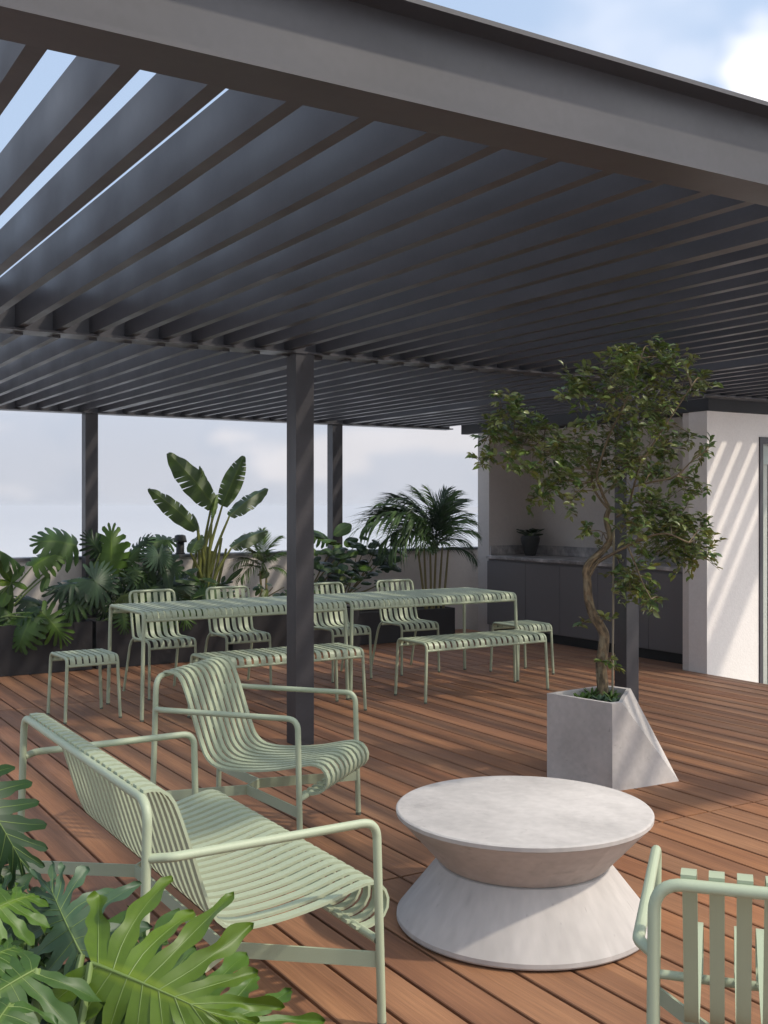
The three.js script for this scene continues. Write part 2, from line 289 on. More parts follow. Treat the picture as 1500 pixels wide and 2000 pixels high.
// ------------------------------------------------------------------ house with the kitchen niche
{
  const h = thing('house', 'white rendered house wall with dark fascia and recessed kitchen niche', 'building');
  mesh('wall', box(7.34, 8.015, -0.42, 2.30, -6.785, -6.575), M.plaster, h);
  mesh('wall', box(8.015, 9.80, 2.095, 2.30, -6.785, -6.575), M.plaster, h);
  mesh('wall', box(9.80, 12.4, -0.42, 2.30, -6.785, -6.575), M.plaster, h);
  mesh('niche_wall', box(8.19, 8.39, -0.42, 2.60, -10.03, -6.787), M.render, h);
  mesh('niche_wall', box(7.575, 8.39, -0.42, 2.60, -10.25, -10.032), M.render, h);
  mesh('niche_wall', box(7.345, 8.188, -0.42, 2.298, -6.86, -6.787), M.render, h);
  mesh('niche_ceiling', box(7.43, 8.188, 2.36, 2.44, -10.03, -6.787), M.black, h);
  mesh('fascia', box(7.335, 12.4, 2.302, 2.70, -6.82, -6.555), M.fascia, h);
  mesh('fascia', box(7.335, 7.428, 2.302, 2.70, -10.25, -6.822), M.fascia, h);
  mesh('roof', box(7.43, 12.4, 2.62, 2.72, -10.25, -6.822), M.frame, h);
  const d = new THREE.Group(); d.name = 'glass_door'; h.add(d);
  mesh('frame', box(8.018, 8.06, -0.42, 2.092, -6.70, -6.563), M.frame, d);
  mesh('frame', box(8.06, 9.797, 2.04, 2.092, -6.70, -6.563), M.frame, d);
  mesh('frame', box(8.06, 9.797, -0.42, -0.30, -6.70, -6.563), M.frame, d);
  mesh('frame', box(9.755, 9.797, -0.30, 2.04, -6.70, -6.563), M.frame, d);
  mesh('pane', new THREE.PlaneGeometry(1.695, 2.34).translate(8.9075, 0.87, -6.60), M.glass, d);
  mesh('roller_blind', box(8.075, 9.74, 1.86, 2.03, -6.78, -6.765), std({ color: lin(0.55, 0.56, 0.54), roughness: 0.9 }), d);
  mesh('room_wall', box(8.40, 12.4, -0.42, 2.6, -10.25, -10.1), M.room, h);
  mesh('room_wall', box(12.2, 12.4, -0.42, 2.6, -10.1, -6.787), M.room, h);
  mesh('room_floor', box(8.40, 12.2, -0.42, -0.36, -10.1, -6.787), M.room, h);

  const k = thing('kitchen_counter', 'grey flat-fronted outdoor kitchen units under a stone worktop', 'kitchen unit');
  const zs = [-10.02, -9.32, -8.75, -8.17, -7.47, -6.87];
  mesh('carcass', box(7.56, 8.186, 0.10, 0.862, -10.022, -6.865), M.cabinet, k);
  for (let i = 0; i < 5; i++) mesh('cabinet_door', bar(7.537, 7.5585, 0.108, 0.838, zs[i] + 0.003, zs[i + 1] - 0.003, 0.0015), M.cabinet, k);
  mesh('toe_kick', box(7.60, 8.15, 0.0, 0.10, -10.02, -6.866), M.black, k);
  mesh('worktop', bar(7.525, 8.187, 0.864, 0.900, -10.025, -6.865, 0.003), M.stone, k);
  mesh('splashback', box(8.165, 8.187, 0.9015, 1.01, -10.024, -6.866), M.stone, k);
  mesh('splashback', box(7.58, 8.163, 0.9015, 1.01, -10.026, -10.004), M.stone, k);
}

// ------------------------------------------------------------------ green slatted furniture
const TR = 0.0125;   // tube radius of the frames
function slats(parent, n, geo, place) { for (let i = 0; i < n; i++) { const m = mesh(i ? `slat_${String(i).padStart(3, '0')}` : 'slat', geo, M.green, parent); place(m, i); } }
// table, bench and stool: two hoop-shaped end frames, long rails, slats bent down over both rails. L along x, W along z
function slatTop(o, L, W, H, n, sw, drop, r, splay = 0.018) {
  const tr = r, y = H - tr;
  for (const sx of [-1, 1]) {
    const x = sx * (L / 2 - tr), xb = x + sx * splay;
    const pts = fillet([V(xb, 0, W / 2 - tr + splay * 0.6), V(x, y, W / 2 - tr), V(x, y, -W / 2 + tr), V(xb, 0, -W / 2 + tr - splay * 0.6)], 0.045, 7);
    mesh('end_frame', tube(pts, tr, 12), M.green, o);
    for (const sz of [-1, 1]) mesh('foot_cap', new THREE.CylinderGeometry(tr * 1.04, tr * 1.04, 0.012, 12).translate(xb, 0.006, sz * (W / 2 - tr + splay * 0.6)), M.cap, o);
  }
  for (const sz of [-1, 1]) mesh('rail', tube([V(-L / 2 + tr, H - drop, sz * (W / 2 - tr)), V(L / 2 - tr, H - drop, sz * (W / 2 - tr))], tr * 0.9, 10, false), M.green, o);
  const w = W / 2 - tr * 0.4, rr = 0.04, prof = [];
  prof.push([w, H - drop]);
  for (let k = 0; k <= 6; k++) { const a = k / 6 * Math.PI / 2; prof.push([w - rr + rr * Math.cos(a), H - 0.004 - rr + rr * Math.sin(a)]); }
  for (let k = 6; k >= 0; k--) { const a = k / 6 * Math.PI / 2; prof.push([-(w - rr + rr * Math.cos(a)), H - 0.004 - rr + rr * Math.sin(a)]); }
  prof.push([-w, H - drop]);
  const g = ribbon(prof, sw, 0.005); g.rotateY(-Math.PI / 2);   // profile x -> z
  const span = L - 4 * tr - sw - 0.012;
  slats(o, n, g, (m, i) => { m.position.x = -span / 2 + span * i / (n - 1); });
  return o;
}
const TABLES = 'green slatted dining tables';
slatTop(thing('dining_table', 'long pale green slatted dining table, the left one of two end to end', 'table', [3.238, 0, -7.50], 0, TABLES), 1.60, 0.76, 0.745, 34, 0.033, 0.062, 0.0135);
slatTop(thing('dining_table', 'long pale green slatted dining table, the right one nearest the kitchen units', 'table', [4.872, 0, -7.50], 0, TABLES), 1.60, 0.76, 0.745, 34, 0.033, 0.062, 0.0135);
slatTop(thing('bench', 'pale green slatted bench behind the steel column, left of the other bench', 'bench', [3.345, 0, -6.88], 0, 'green slatted benches'), 1.16, 0.42, 0.45, 21, 0.036, 0.062, 0.0115);
slatTop(thing('bench', 'pale green slatted bench standing alone right of the steel column', 'bench', [5.035, 0, -6.88], 0, 'green slatted benches'), 1.16, 0.42, 0.45, 21, 0.036, 0.062, 0.0115);
slatTop(thing('stool', 'small pale green slatted stool at the left end of the tables', 'stool', [2.153, 0, -7.52], 0.03, 'green slatted stools'), 0.37, 0.40, 0.445, 7, 0.034, 0.062, 0.0115);
slatTop(thing('stool', 'small pale green slatted stool in front of the grey kitchen units', 'stool', [5.99, 0, -7.46], -0.03, 'green slatted stools'), 0.37, 0.40, 0.445, 7, 0.034, 0.062, 0.0115);

// armless chair, facing +z, origin under the middle of the seat
function diningChair(o) {
  const hw = 0.185, tr = 0.0105, front = 0.20, back = -0.17;
  const side = (s) => [V(s * (hw + 0.006), 0, front + 0.01), V(s * hw, 0.435, front), V(s * hw, 0.432, back + 0.02), V(s * hw, 0.52, back - 0.005), V(s * hw, 0.79, back - 0.075)];
  const pts = fillet([...side(-1), ...side(1).reverse()], 0.045, 6);
  mesh('seat_frame', tube(pts, tr, 10), M.green, o);
  for (const s of [-1, 1]) {
    mesh('leg', tube(curve([V(s * hw, 0.44, back + 0.05), V(s * (hw + 0.012), 0.40, back + 0.0), V(s * (hw + 0.02), 0.2, back - 0.07), V(s * (hw + 0.026), 0, back - 0.13)], 10), tr, 10), M.green, o);
    mesh('foot_cap', new THREE.CylinderGeometry(tr * 1.05, tr * 1.05, 0.01, 10).translate(s * (hw + 0.006), 0.005, front + 0.01), M.cap, o);
  }
  mesh('rail', tube([V(-hw, 0.385, front + 0.001), V(hw, 0.385, front + 0.001)], tr * 0.9, 10, false), M.green, o);
  mesh('stretcher', tube([V(-hw, 0.41, back + 0.02), V(hw, 0.41, back + 0.02)], tr * 0.8, 8, false), M.green, o);
  const prof = smoothProfile([[back - 0.078, 0.793], [back - 0.055, 0.70], [back - 0.022, 0.58], [back + 0.0, 0.50], [back + 0.022, 0.455], [back + 0.07, 0.436], [back + 0.2, 0.436], [front - 0.05, 0.443], [front - 0.015, 0.438], [front + 0.008, 0.415], [front + 0.011, 0.385]], 30);
  const g = ribbon(prof, 0.034, 0.004); g.rotateY(-Math.PI / 2);
  slats(o, 6, g, (m, i) => { m.position.x = -0.137 + 0.274 * i / 5; });
}
[[2.935, -8.09, 0.02, 'pale green slatted chair behind the table, leftmost of the four'], [3.58, -8.10, -0.02, 'pale green slatted chair in front of the bird of paradise plant'],
  [4.50, -8.08, 0.05, 'pale green slatted chair just right of the nearest steel column'], [5.21, -8.09, -0.03, 'pale green slatted chair in front of the feathery palm, rightmost of four']].forEach(([x, z, a, label]) => diningChair(thing('dining_chair', label, 'chair', [x, 0, z], a, 'green slatted chairs behind the table')));

// lounge seat: facing +x, origin on the floor midway between the rear posts
const LOUNGE = smoothProfile([[0.006, 0.7128], [0.028, 0.7145], [0.055, 0.709], [0.080, 0.688], [0.098, 0.652], [0.132, 0.555], [0.176, 0.42], [0.200, 0.366], [0.236, 0.334], [0.29, 0.321], [0.40, 0.323], [0.52, 0.339], [0.62, 0.362], [0.672, 0.370], [0.712, 0.356], [0.732, 0.318], [0.724, 0.278], [0.694, 0.254], [0.655, 0.247], [0.625, 0.252]].map(([x, y]) => [x * 1.075, y]), 46);
function lounge(o, wb, wf, n, d, sw = 0.030) {
  const hr = 0.715, ha = 0.578;
  mesh('back_frame', tube(fillet([V(-0.02, 0, -wb - 0.006), V(0, hr, -wb), V(0, hr, wb), V(-0.02, 0, wb + 0.006)], 0.06, 8), TR, 14), M.green, o);
  for (const s of [-1, 1]) {
    mesh('arm', tube(fillet([V(-0.002, ha - 0.006, s * wb), V(0.004, ha - 0.004, s * (wb + 0.004)), V(0.05, ha, s * wf), V(d, ha, s * wf), V(d + 0.014, 0, s * (wf + 0.006))], 0.05, 8), TR, 14), M.green, o);
    for (const x of [[-0.02, wb + 0.006], [d + 0.014, wf + 0.006]]) mesh('foot_cap', new THREE.CylinderGeometry(TR * 1.05, TR * 1.05, 0.014, 12).translate(x[0], 0.007, s * x[1]), M.cap, o);
  }
  mesh('seat_rail', tube([V(d + 0.004, 0.243, -wf), V(d + 0.004, 0.243, wf)], TR * 0.95, 12, false), M.green, o);
  const y0 = 0.165, y1 = 0.208, N = Math.max(0.06, wb - 0.26), xm = 0.32, b = (x0, z0, x1, z1) => { const l = Math.hypot(x1 - x0, z1 - z0), g = new THREE.BoxGeometry(l, y1 - y0, 0.008); g.rotateY(-Math.atan2(z1 - z0, x1 - x0)); g.translate((x0 + x1) / 2, (y0 + y1) / 2, (z0 + z1) / 2); return g; };
  for (const s of [-1, 1]) { mesh('brace', b(-0.010, s * (wb - 0.002), xm, s * N), M.green, o); mesh('brace', b(xm, s * N, d + 0.008, s * (wf - 0.004)), M.green, o); }
  mesh('brace', b(xm - 0.001, -N, xm - 0.001, N), M.green, o);
  const g = ribbon(LOUNGE.map(([x, y]) => [x * (d / 0.69), y + 0.0165 * clamp((y - 0.34) / 0.36)]), sw, 0.0085), span = 2 * wb - 0.13;
  slats(o, n, g, (m, i) => { m.position.z = -span / 2 + span * i / (n - 1); });
}
lounge(thing('lounge_sofa', 'long low pale green slatted sofa with tube arms behind foreground leaves', 'sofa', [0.915, 0, -3.285], 0), 0.652, 0.688, 23, 0.652);
lounge(thing('lounge_chair', 'low pale green slatted armchair facing the concrete table, beside the column', 'armchair', [1.86, 0, -4.757], -50.5 * Math.PI / 180, 'green lounge armchairs'), 0.305, 0.340, 10, 0.69);
lounge(thing('lounge_chair', 'pale green armchair seen from behind, cut off at the lower right', 'armchair', [1.778, 0, -1.318], 41 * Math.PI / 180, 'green lounge armchairs'), 0.305, 0.340, 10, 0.69);

// ------------------------------------------------------------------ concrete table
{
  const c = atD(1022, 1797, 3.825), o = thing('coffee_table', 'round concrete coffee table shaped like an hourglass', 'coffee table', [c.x, 0, c.z]);
  const R1 = 0.449, W = 0.298, HT = 0.398, HW = 0.212, pts = (a) => a.map(([r, y]) => new THREE.Vector2(r, y));
  const fix = (g, s) => { const uv = g.attributes.uv, p = g.attributes.position; for (let i = 0; i < uv.count; i++) uv.setXY(i, uv.getX(i) * 2.4, p.getY(i) * 1.2 + Math.hypot(p.getX(i), p.getZ(i)) * s); return g; };
  mesh('base', fix(toCreasedNormals(new THREE.LatheGeometry(pts([[0, 0.004], [0.435, 0.004], [0.445, 0.008], [R1, 0.014], [R1 - 0.001, 0.028], [R1 - 0.006, 0.034], [W + 0.004, HW - 0.002], [W - 0.004, HW], [0, HW]]), 128), 0.5), 0.8), M.concrete, o);
  mesh('bowl', fix(toCreasedNormals(new THREE.LatheGeometry(pts([[0, HW + 0.0015], [W - 0.006, HW + 0.0015], [W + 0.001, HW + 0.006], [R1 - 0.008, HT - 0.026], [R1 - 0.003, HT - 0.022]]), 128), 0.5), 0.8), M.concrete, o);
  const top = toCreasedNormals(new THREE.LatheGeometry(pts([[R1 - 0.003, HT - 0.022], [R1 + 0.001, HT - 0.018], [R1 + 0.002, HT - 0.005], [R1 - 0.001, HT - 0.0015], [R1 - 0.006, HT], [0, HT]]), 128), 0.7);
  const uv = top.attributes.uv, p = top.attributes.position; for (let i = 0; i < uv.count; i++) uv.setXY(i, p.getX(i), p.getZ(i));
  mesh('table_top', top, M.concrete, o);
}

// ------------------------------------------------------------------ faceted concrete planter
const TREE_SOIL = 0.40;
{
  const o = thing('concrete_planter', 'faceted concrete planter with one corner sloping to the deck, holding the tree', 'planter', [3.887, 0, -4.105]);
  const off = V(3.887, 0, -4.105), H = 0.452;
  const A = V(3.887, 0, -4.105), B = V(4.341, 0, -4.08), Cc = V(4.30, 0, -4.56), D = V(3.803, 0, -4.52);
  const a = V(3.889, H, -4.108), e = V(3.950, H, -4.102), f = V(4.303, H, -4.40), g2 = V(4.262, H, -4.562), d = V(3.806, H, -4.523);
  const cen = V(4.03, H, -4.37), ins = (p) => p.clone().lerp(cen, 0.028 / Math.max(0.12, p.distanceTo(cen)) * 1.35);
  const top = [a, e, f, g2, d], inn = top.map(ins), low = inn.map((p) => V(p.x, TREE_SOIL - 0.02, p.z));
  const pos = [], uv = [];
  const tri = (...P) => { const n = P[1].clone().sub(P[0]).cross(P[2].clone().sub(P[0])).normalize(); for (const q of P) { const p = q.clone().sub(off); pos.push(p.x, p.y, p.z); if (Math.abs(n.y) > 0.7) uv.push(q.x, q.z); else if (Math.abs(n.x) > 0.7) uv.push(q.z, q.y); else uv.push(q.x + q.z, q.y); } };
  const poly = (...P) => { for (let i = 1; i < P.length - 1; i++) tri(P[0], P[i], P[i + 1]); };
  poly(A, B, e, a); poly(B, f, e); poly(B, Cc, g2, f); poly(Cc, D, d, g2); poly(D, A, a, d);
  for (let i = 0; i < 5; i++) { const j = (i + 1) % 5; poly(top[i], top[j], inn[j], inn[i]); poly(inn[i], inn[j], low[j], low[i]); }
  const g = new THREE.BufferGeometry(); g.setAttribute('position', new THREE.Float32BufferAttribute(pos, 3)); g.setAttribute('uv', new THREE.Float32BufferAttribute(uv, 2)); g.computeVertexNormals();
  mesh('shell', g, M.concrete, o);
  const s = new THREE.Shape(low.map((p) => new THREE.Vector2(p.x - off.x, -(p.z - off.z)))), sg = new THREE.ShapeGeometry(s); sg.rotateX(-Math.PI / 2); sg.translate(0, TREE_SOIL, 0);
  mesh('soil', sg, M.soil, o);
}

// ------------------------------------------------------------------ leaves
// one blade, base at the origin, tip towards +y, upper face towards +z, length 1
function blade(o) {
  const R = rng(o.seed), pos = [], col = [], idx = [], m = o.m ?? 7, K = o.k ?? 2, n = o.n, veins = [];
  const P = (u, v, s) => { const a = o.dir(clamp(u)), r = o.half(clamp(u)) * v; return [s * r * Math.sin(a), o.mid * u + r * Math.cos(a)]; };
  const lift3 = (x, y, z) => { const c = o.bend ?? 0.6, th = y * c; return Math.abs(c) > 1e-3 ? [x, Math.sin(th) / c + z * Math.sin(th), -(1 - Math.cos(th)) / c + z * Math.cos(th)] : [x, y, z]; };
  for (const s of [-1, 1]) for (let i = 0; i < n; i++) {
    const uc = (i + 0.5) / n, hw = 0.5 / n, cut = typeof o.cut === 'function' ? o.cut(i, s, R) : o.cut + (R() - 0.5) * (o.cutVar ?? 0.1), len = 1 + (R() - 0.5) * (o.lenVar ?? 0.12), tone = 1 + (R() - 0.5) * 0.24, lift = (R() - 0.5) * (o.lift ?? 0.06), lean = (R() - 0.5) * (o.lean ?? 0.25) * hw, ph = [R() * 6, R() * 6], fr = o.frill ?? 0, base = pos.length / 3;
    const point = (v, q) => {
      const q0 = Math.max(0, (v - cut) / (1 - cut + 1e-6));
      const shape = v <= cut ? 1 : o.blunt ? 1 - o.blunt * q0 : Math.max(0, (1 - o.gap * Math.min(1, q0 * 3)) * Math.sqrt(Math.max(0, 1 - Math.pow(q0, o.tip ?? 3))));
      const fe = 1 + fr * Math.sin(q0 * (o.frillN ?? 9) + ph[q > 0 ? 1 : 0]) * Math.min(1, q0 * 4), u = uc + q * hw * shape * fe + lean * q0, vv = v * (o.blunt ? 1 : lerp(1, len, q0));
      const [x, y] = P(u, vv, s), ax = Math.abs(x);
      const z = -(o.fold ?? 0) * ax - (o.droopSide ?? 0) * ax * ax * 2 + lift * q0 + (o.wave ?? 0) * Math.sin(u * (o.waveN ?? 18) + o.seed) * v * v - (o.crease ?? 0) * (1 - Math.abs(q)) * v * (1 - q0 * 0.5) + (o.curl ?? 0) * q * Math.sin(v * 8 + ph[0]) * v;
      return lift3(x, y, z);
    };
    for (let j = 0; j <= m; j++) for (let k = 0; k <= K; k++) {
      const v = j / m; pos.push(...point(v, k / K * 2 - 1));
      const vein = v < 0.06 ? 1 : 0, t = tone * (0.94 + 0.12 * R());
      col.push(lerp(o.col[0] * t, o.col[0] * 1.9 + 0.02, vein * 0.5), lerp(o.col[1] * t, o.col[1] * 1.5 + 0.03, vein * 0.5), lerp(o.col[2] * t, o.col[2] * 1.6, vein * 0.5));
    }
    if (o.veins) veins.push(tube(Array.from({ length: 9 }, (_, k) => { const p = point(k / 8 * 0.9, 0); return V(p[0], p[1], p[2] + 0.0015); }), (t) => 0.0038 * (1.05 - t), 5, false));
    const Q = K + 1;
    for (let j = 0; j < m; j++) for (let k = 0; k < K; k++) { const a = base + j * Q + k, b = a + Q; s > 0 ? idx.push(a, b, a + 1, a + 1, b, b + 1) : idx.push(a, a + 1, b, a + 1, b + 1, b); }
  }
  const g = new THREE.BufferGeometry(); g.setAttribute('position', new THREE.Float32BufferAttribute(pos, 3)); g.setAttribute('color', new THREE.Float32BufferAttribute(col, 3)); g.setIndex(idx);
  const w = mergeVertices(g, 1e-5); w.computeVertexNormals();
  if (o.veins) { veins.push(tube(Array.from({ length: 14 }, (_, k) => V(...lift3(0, o.mid * k / 13, 0.001))), (t) => 0.011 * (1.1 - t), 6, false)); w.userData.veins = mergeGeometries(veins); }
  return w;
}
const rad = Math.PI / 180;
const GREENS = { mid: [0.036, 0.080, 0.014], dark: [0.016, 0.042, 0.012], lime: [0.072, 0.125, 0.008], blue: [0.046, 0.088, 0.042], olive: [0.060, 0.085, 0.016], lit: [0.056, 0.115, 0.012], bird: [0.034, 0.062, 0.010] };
const monstera = (seed, col, extra = {}) => blade({ seed, n: 7, m: 10, k: 2, mid: 0.92, cut: 0.46, cutVar: 0.26, gap: 0.30, tip: 4, frill: 0.10, half: (u) => 0.50 * Math.pow(Math.sin(Math.PI * (0.16 + 0.78 * u)), 0.55), dir: (u) => lerp(128, 8, Math.pow(u, 0.85)) * rad, fold: 0.16, droopSide: 0.5, bend: 0.8, wave: 0.02, lift: 0.08, crease: 0.02, col: GREENS[col], ...extra });
const selloum = (seed, col, extra = {}) => blade({ seed, n: 8, m: 11, k: 4, mid: 0.80, cut: 0.24, cutVar: 0.12, gap: 0.42, tip: 5, lenVar: 0.3, half: (u) => 0.62 * Math.pow(Math.sin(Math.PI * (0.22 + 0.72 * u)), 0.45), dir: (u) => lerp(142, 6, Math.pow(u, 0.8)) * rad, fold: 0.10, droopSide: 0.28, bend: 0.55, wave: 0.035, waveN: 26, lift: 0.16, lean: 0.6, crease: 0.035, rib: true, col: GREENS[col], ...extra });
const fan = (seed, col, extra = {}) => blade({ seed, n: 11, m: 7, k: 2, mid: 0.04, cut: 0.5, gap: 0.3, tip: 2, half: () => 0.95, dir: (u) => lerp(165, 4, u) * rad, fold: 0.05, droopSide: 0.25, bend: 0.6, crease: 0.03, lift: 0.1, col: GREENS[col], ...extra });
const paddle = (seed, col, extra = {}) => blade({ seed, n: 12, m: 6, k: 2, mid: 0.97, blunt: 0.30, cut: (i, s, R) => (R() < 0.24 ? 0.25 + R() * 0.4 : 1), half: (u) => 0.170 * Math.pow(Math.max(0, Math.sin(Math.PI * Math.min(1, 0.09 + 0.9 * u))), 0.6), dir: (u) => lerp(78, 22, u * u) * rad, fold: 0.42, droopSide: 0, bend: 0.45, wave: 0.012, waveN: 30, lift: 0.02, lean: 0, col: GREENS[col], ...extra });
const ovate = (seed, col, extra = {}) => blade({ seed, n: 6, m: 4, k: 2, mid: 0.98, cut: 1, cutVar: 0, gap: 0, half: (u) => 0.25 * Math.pow(Math.max(0, Math.sin(Math.PI * Math.min(1, 0.04 + 0.95 * u))), 0.75), dir: (u) => lerp(70, 25, u) * rad, fold: 0.25, bend: 0.6, wave: 0.01, lift: 0, lean: 0, col: GREENS[col], ...extra });
// palm frond: base at the origin, arching towards +y with leaflets on both sides
function frond(seed, L, n, arch, leafLen, col, vee = 0.5) {
  const R = rng(seed), pos = [], cols = [], idx = [], c = GREENS[col];
  const at = (t) => { const th = t * arch; return [Math.sin(th) / arch * L, -(1 - Math.cos(th)) / arch * L, th]; };
  const quad = (A, B, C2, D2, t) => { const b = pos.length / 3; for (const p of [A, B, C2, D2]) { pos.push(...p); cols.push(c[0] * t, c[1] * t, c[2] * t); } idx.push(b, b + 1, b + 2, b + 1, b + 3, b + 2); };
  for (const s of [-1, 1]) for (let i = 0; i < n; i++) {
    const t = 0.20 + 0.80 * (i + R() * 0.3) / n, [y, z, th] = at(t), ll = leafLen * L * Math.pow(Math.sin(Math.PI * (0.14 + 0.80 * (t - 0.2) / 0.8)), 0.6) * (0.85 + 0.3 * R()), a = lerp(62, 22, t) * rad + (R() - 0.5) * 0.16, w = 0.009 * L + 0.003, tone = 0.8 + 0.45 * R(), dr = 0.35 + 0.5 * R();
    const ox = s * Math.sin(a), oy = Math.cos(a); let prev = null;
    for (let k = 0; k <= 3; k++) {
      const q = k / 3, ex = ox * ll * q, fy = oy * ll * q, fz = vee * ll * q * 0.6 - dr * ll * q * q, ww = w * (k === 0 ? 0.5 : k === 1 ? 1 : k === 2 ? 0.75 : 0.05);
      const Y = y + fy * Math.cos(th) + fz * Math.sin(th), Z = z - fy * Math.sin(th) + fz * Math.cos(th);
      const A = [ex - oy * ww * s, Y + Math.abs(ox) * ww, Z], B = [ex + oy * ww * s, Y - Math.abs(ox) * ww, Z];
      if (prev) quad(prev[0], prev[1], A, B, tone * (0.9 + 0.2 * R())); prev = [A, B];
    }
  }
  let pr = null; for (let k = 0; k <= 10; k++) { const [y, z] = at(k / 10), w = 0.008 * L * (1.1 - k / 10) + 0.0015; const A = [-w, y, z], B = [w, y, z]; if (pr) quad(pr[0], pr[1], A, B, 1.7); pr = [A, B]; }
  const g = new THREE.BufferGeometry(); g.setAttribute('position', new THREE.Float32BufferAttribute(pos, 3)); g.setAttribute('color', new THREE.Float32BufferAttribute(cols, 3)); g.setIndex(idx); g.computeVertexNormals(); return g;
}
const LIB = {};
const variants = (key, make, n) => { if (!LIB[key]) LIB[key] = Array.from({ length: n }, (_, i) => make(i)); return LIB[key]; };
const lib = {
  monstera: (c) => variants('m' + c, (i) => monstera(20 + i * 7 + c.length, c), 3), selloum: (c) => variants('s' + c, (i) => selloum(50 + i * 5 + c.length, c), 3),
  fan: (c) => variants('f' + c, (i) => fan(80 + i, c), 2), paddle: (c) => variants('p' + c, (i) => paddle(100 + i * 3, c), 4), ovate: (c) => variants('o' + c, (i) => ovate(140 + i, c), 3),
  frond: (c) => variants('r' + c, (i) => frond(170 + i, 1, 32, 0.9 + i * 0.35, 0.40, c), 4),
};
// put a leaf on a plant: B base point, T tip point, F direction its upper face looks
function leafOn(plant, geo, B, T, F, sx = 1, mat = M.leaf, name = 'leaf') {
  const y = T.clone().sub(B), L = y.length(); y.normalize();
  const z = F.clone().sub(y.clone().multiplyScalar(F.dot(y))).normalize(), x = y.clone().cross(z);
  const m = mesh(name, geo, mat, plant); m.matrixAutoUpdate = true;
  const mm = new THREE.Matrix4().makeBasis(x.multiplyScalar(L * sx), y.multiplyScalar(L), z.multiplyScalar(L)); mm.setPosition(B.clone().sub(plant.position));
  mm.decompose(m.position, m.quaternion, m.scale);
  if (geo.userData.veins) mesh('leaf_veins', geo.userData.veins, M.vein, m);
  return m;
}
function stemOn(plant, A, B, r0, r1, bow = V(0, 0, 0), mat = M.stem, name = 'stem') {
  const mid = A.clone().lerp(B, 0.55).add(bow), pts = curve([A, mid, B], 9).map((p) => p.sub(plant.position));
  return mesh(name, tube(pts, (t) => lerp(r0, r1, t), 6, false), mat, plant);
}
const CAMDIR = FWD.clone().negate();
const SIDE = V(0.3, 0.9, 0.5);

// ------------------------------------------------------------------ planter boxes along the parapet
const BOXES = 'black planter boxes along the parapet';
const SOIL = 0.40;
[[1.15, 2.83, 0.435, 'long black planter box at the far left, full of split leaves'], [2.865, 4.15, 0.43, 'black planter box under the bird of paradise'], [4.19, 5.60, 0.42, 'black planter box behind the column with broad leaved shrubs'], [5.68, 6.95, 0.34, 'low black planter box under the feathery palm']].forEach(([x0, x1, h, label], i) => {
  const o = thing('planter_box', label, 'planter', [(x0 + x1) / 2, 0, -9.95], 0, BOXES), w = (x1 - x0) / 2, t = 0.02, zf = i === 3 ? 0.12 : 0.33, zb = -0.38;
  mesh('side_panel', bar(-w, w, 0.004, h, zf - t, zf, 0.003), M.box, o); mesh('side_panel', bar(-w, w, 0.004, h, zb, zb + t, 0.003), M.box, o);
  mesh('side_panel', box(-w, -w + t, 0.004, h - 0.001, zb + t, zf - t), M.box, o); mesh('side_panel', box(w - t, w, 0.004, h - 0.001, zb + t, zf - t), M.box, o);
  mesh('soil', box(-w + t, w - t, 0.02, h - 0.035, zb + t, zf - t), M.soil, o);
});

// ------------------------------------------------------------------ plants along the parapet
const PL = 'potted plants along the parapet';
const pick = (a, R) => a[Math.floor(R() * a.length) % a.length];
// leaves listed as [base px, base py, tip px, tip py, kind, colour, width, plane z]
function listed(name, label, rootX, rootZ, list, seed, cat = 'plant') {
  const R = rng(seed), o = thing(name, label, cat, [rootX, SOIL, rootZ], 0, PL), root = V(rootX, SOIL - 0.01, rootZ);
  for (const [bx, by, tx, ty, kind, col, sx = 1, z = -9.75, face] of list) {
    const B = onZ(bx, by, z + (R() - 0.5) * 0.1), T = onZ(tx, ty, z + 0.12 * (R() + 0.2)), F = (face ? V(...face) : CAMDIR.clone().multiplyScalar(0.8).add(V((R() - 0.5) * 0.5, 0.75, 0.2)));
    leafOn(o, pick(lib[kind](col), R), B, T, F, sx, R() < 0.5 ? M.leaf : M.leafDull);
    stemOn(o, root.clone().add(V((R() - 0.5) * 0.14, 0, (R() - 0.5) * 0.12)), B, 0.010, 0.0055, V((R() - 0.5) * 0.1, 0.05, (R() - 0.5) * 0.1));
  }
  return o;
}
function filler(o, seed, n, kinds, cols, px0, px1, py0, py1, size, z0 = -10.05, z1 = -9.7) {
  const R = rng(seed), root = o.position.clone();
  for (let i = 0; i < n; i++) {
    const z = lerp(z0, z1, R()), B = onZ(lerp(px0, px1, R()), lerp(py0, py1, R()), z), s = size * (0.7 + 0.6 * R()), a = R() * Math.PI * 2;
    const T = B.clone().add(V(Math.cos(a) * 0.7, 0.35 * R() + 0.1, Math.sin(a) * 0.35 + 0.25).normalize().multiplyScalar(s));
    leafOn(o, pick(lib[pick(kinds, R)](pick(cols, R)), R), B, T, V(R() - 0.5, 0.9, 0.9), 1, M.leafDull);
    stemOn(o, root.clone().add(V((R() - 0.5) * 0.3, 0, (R() - 0.5) * 0.12)), B, 0.007, 0.004);
  }
}
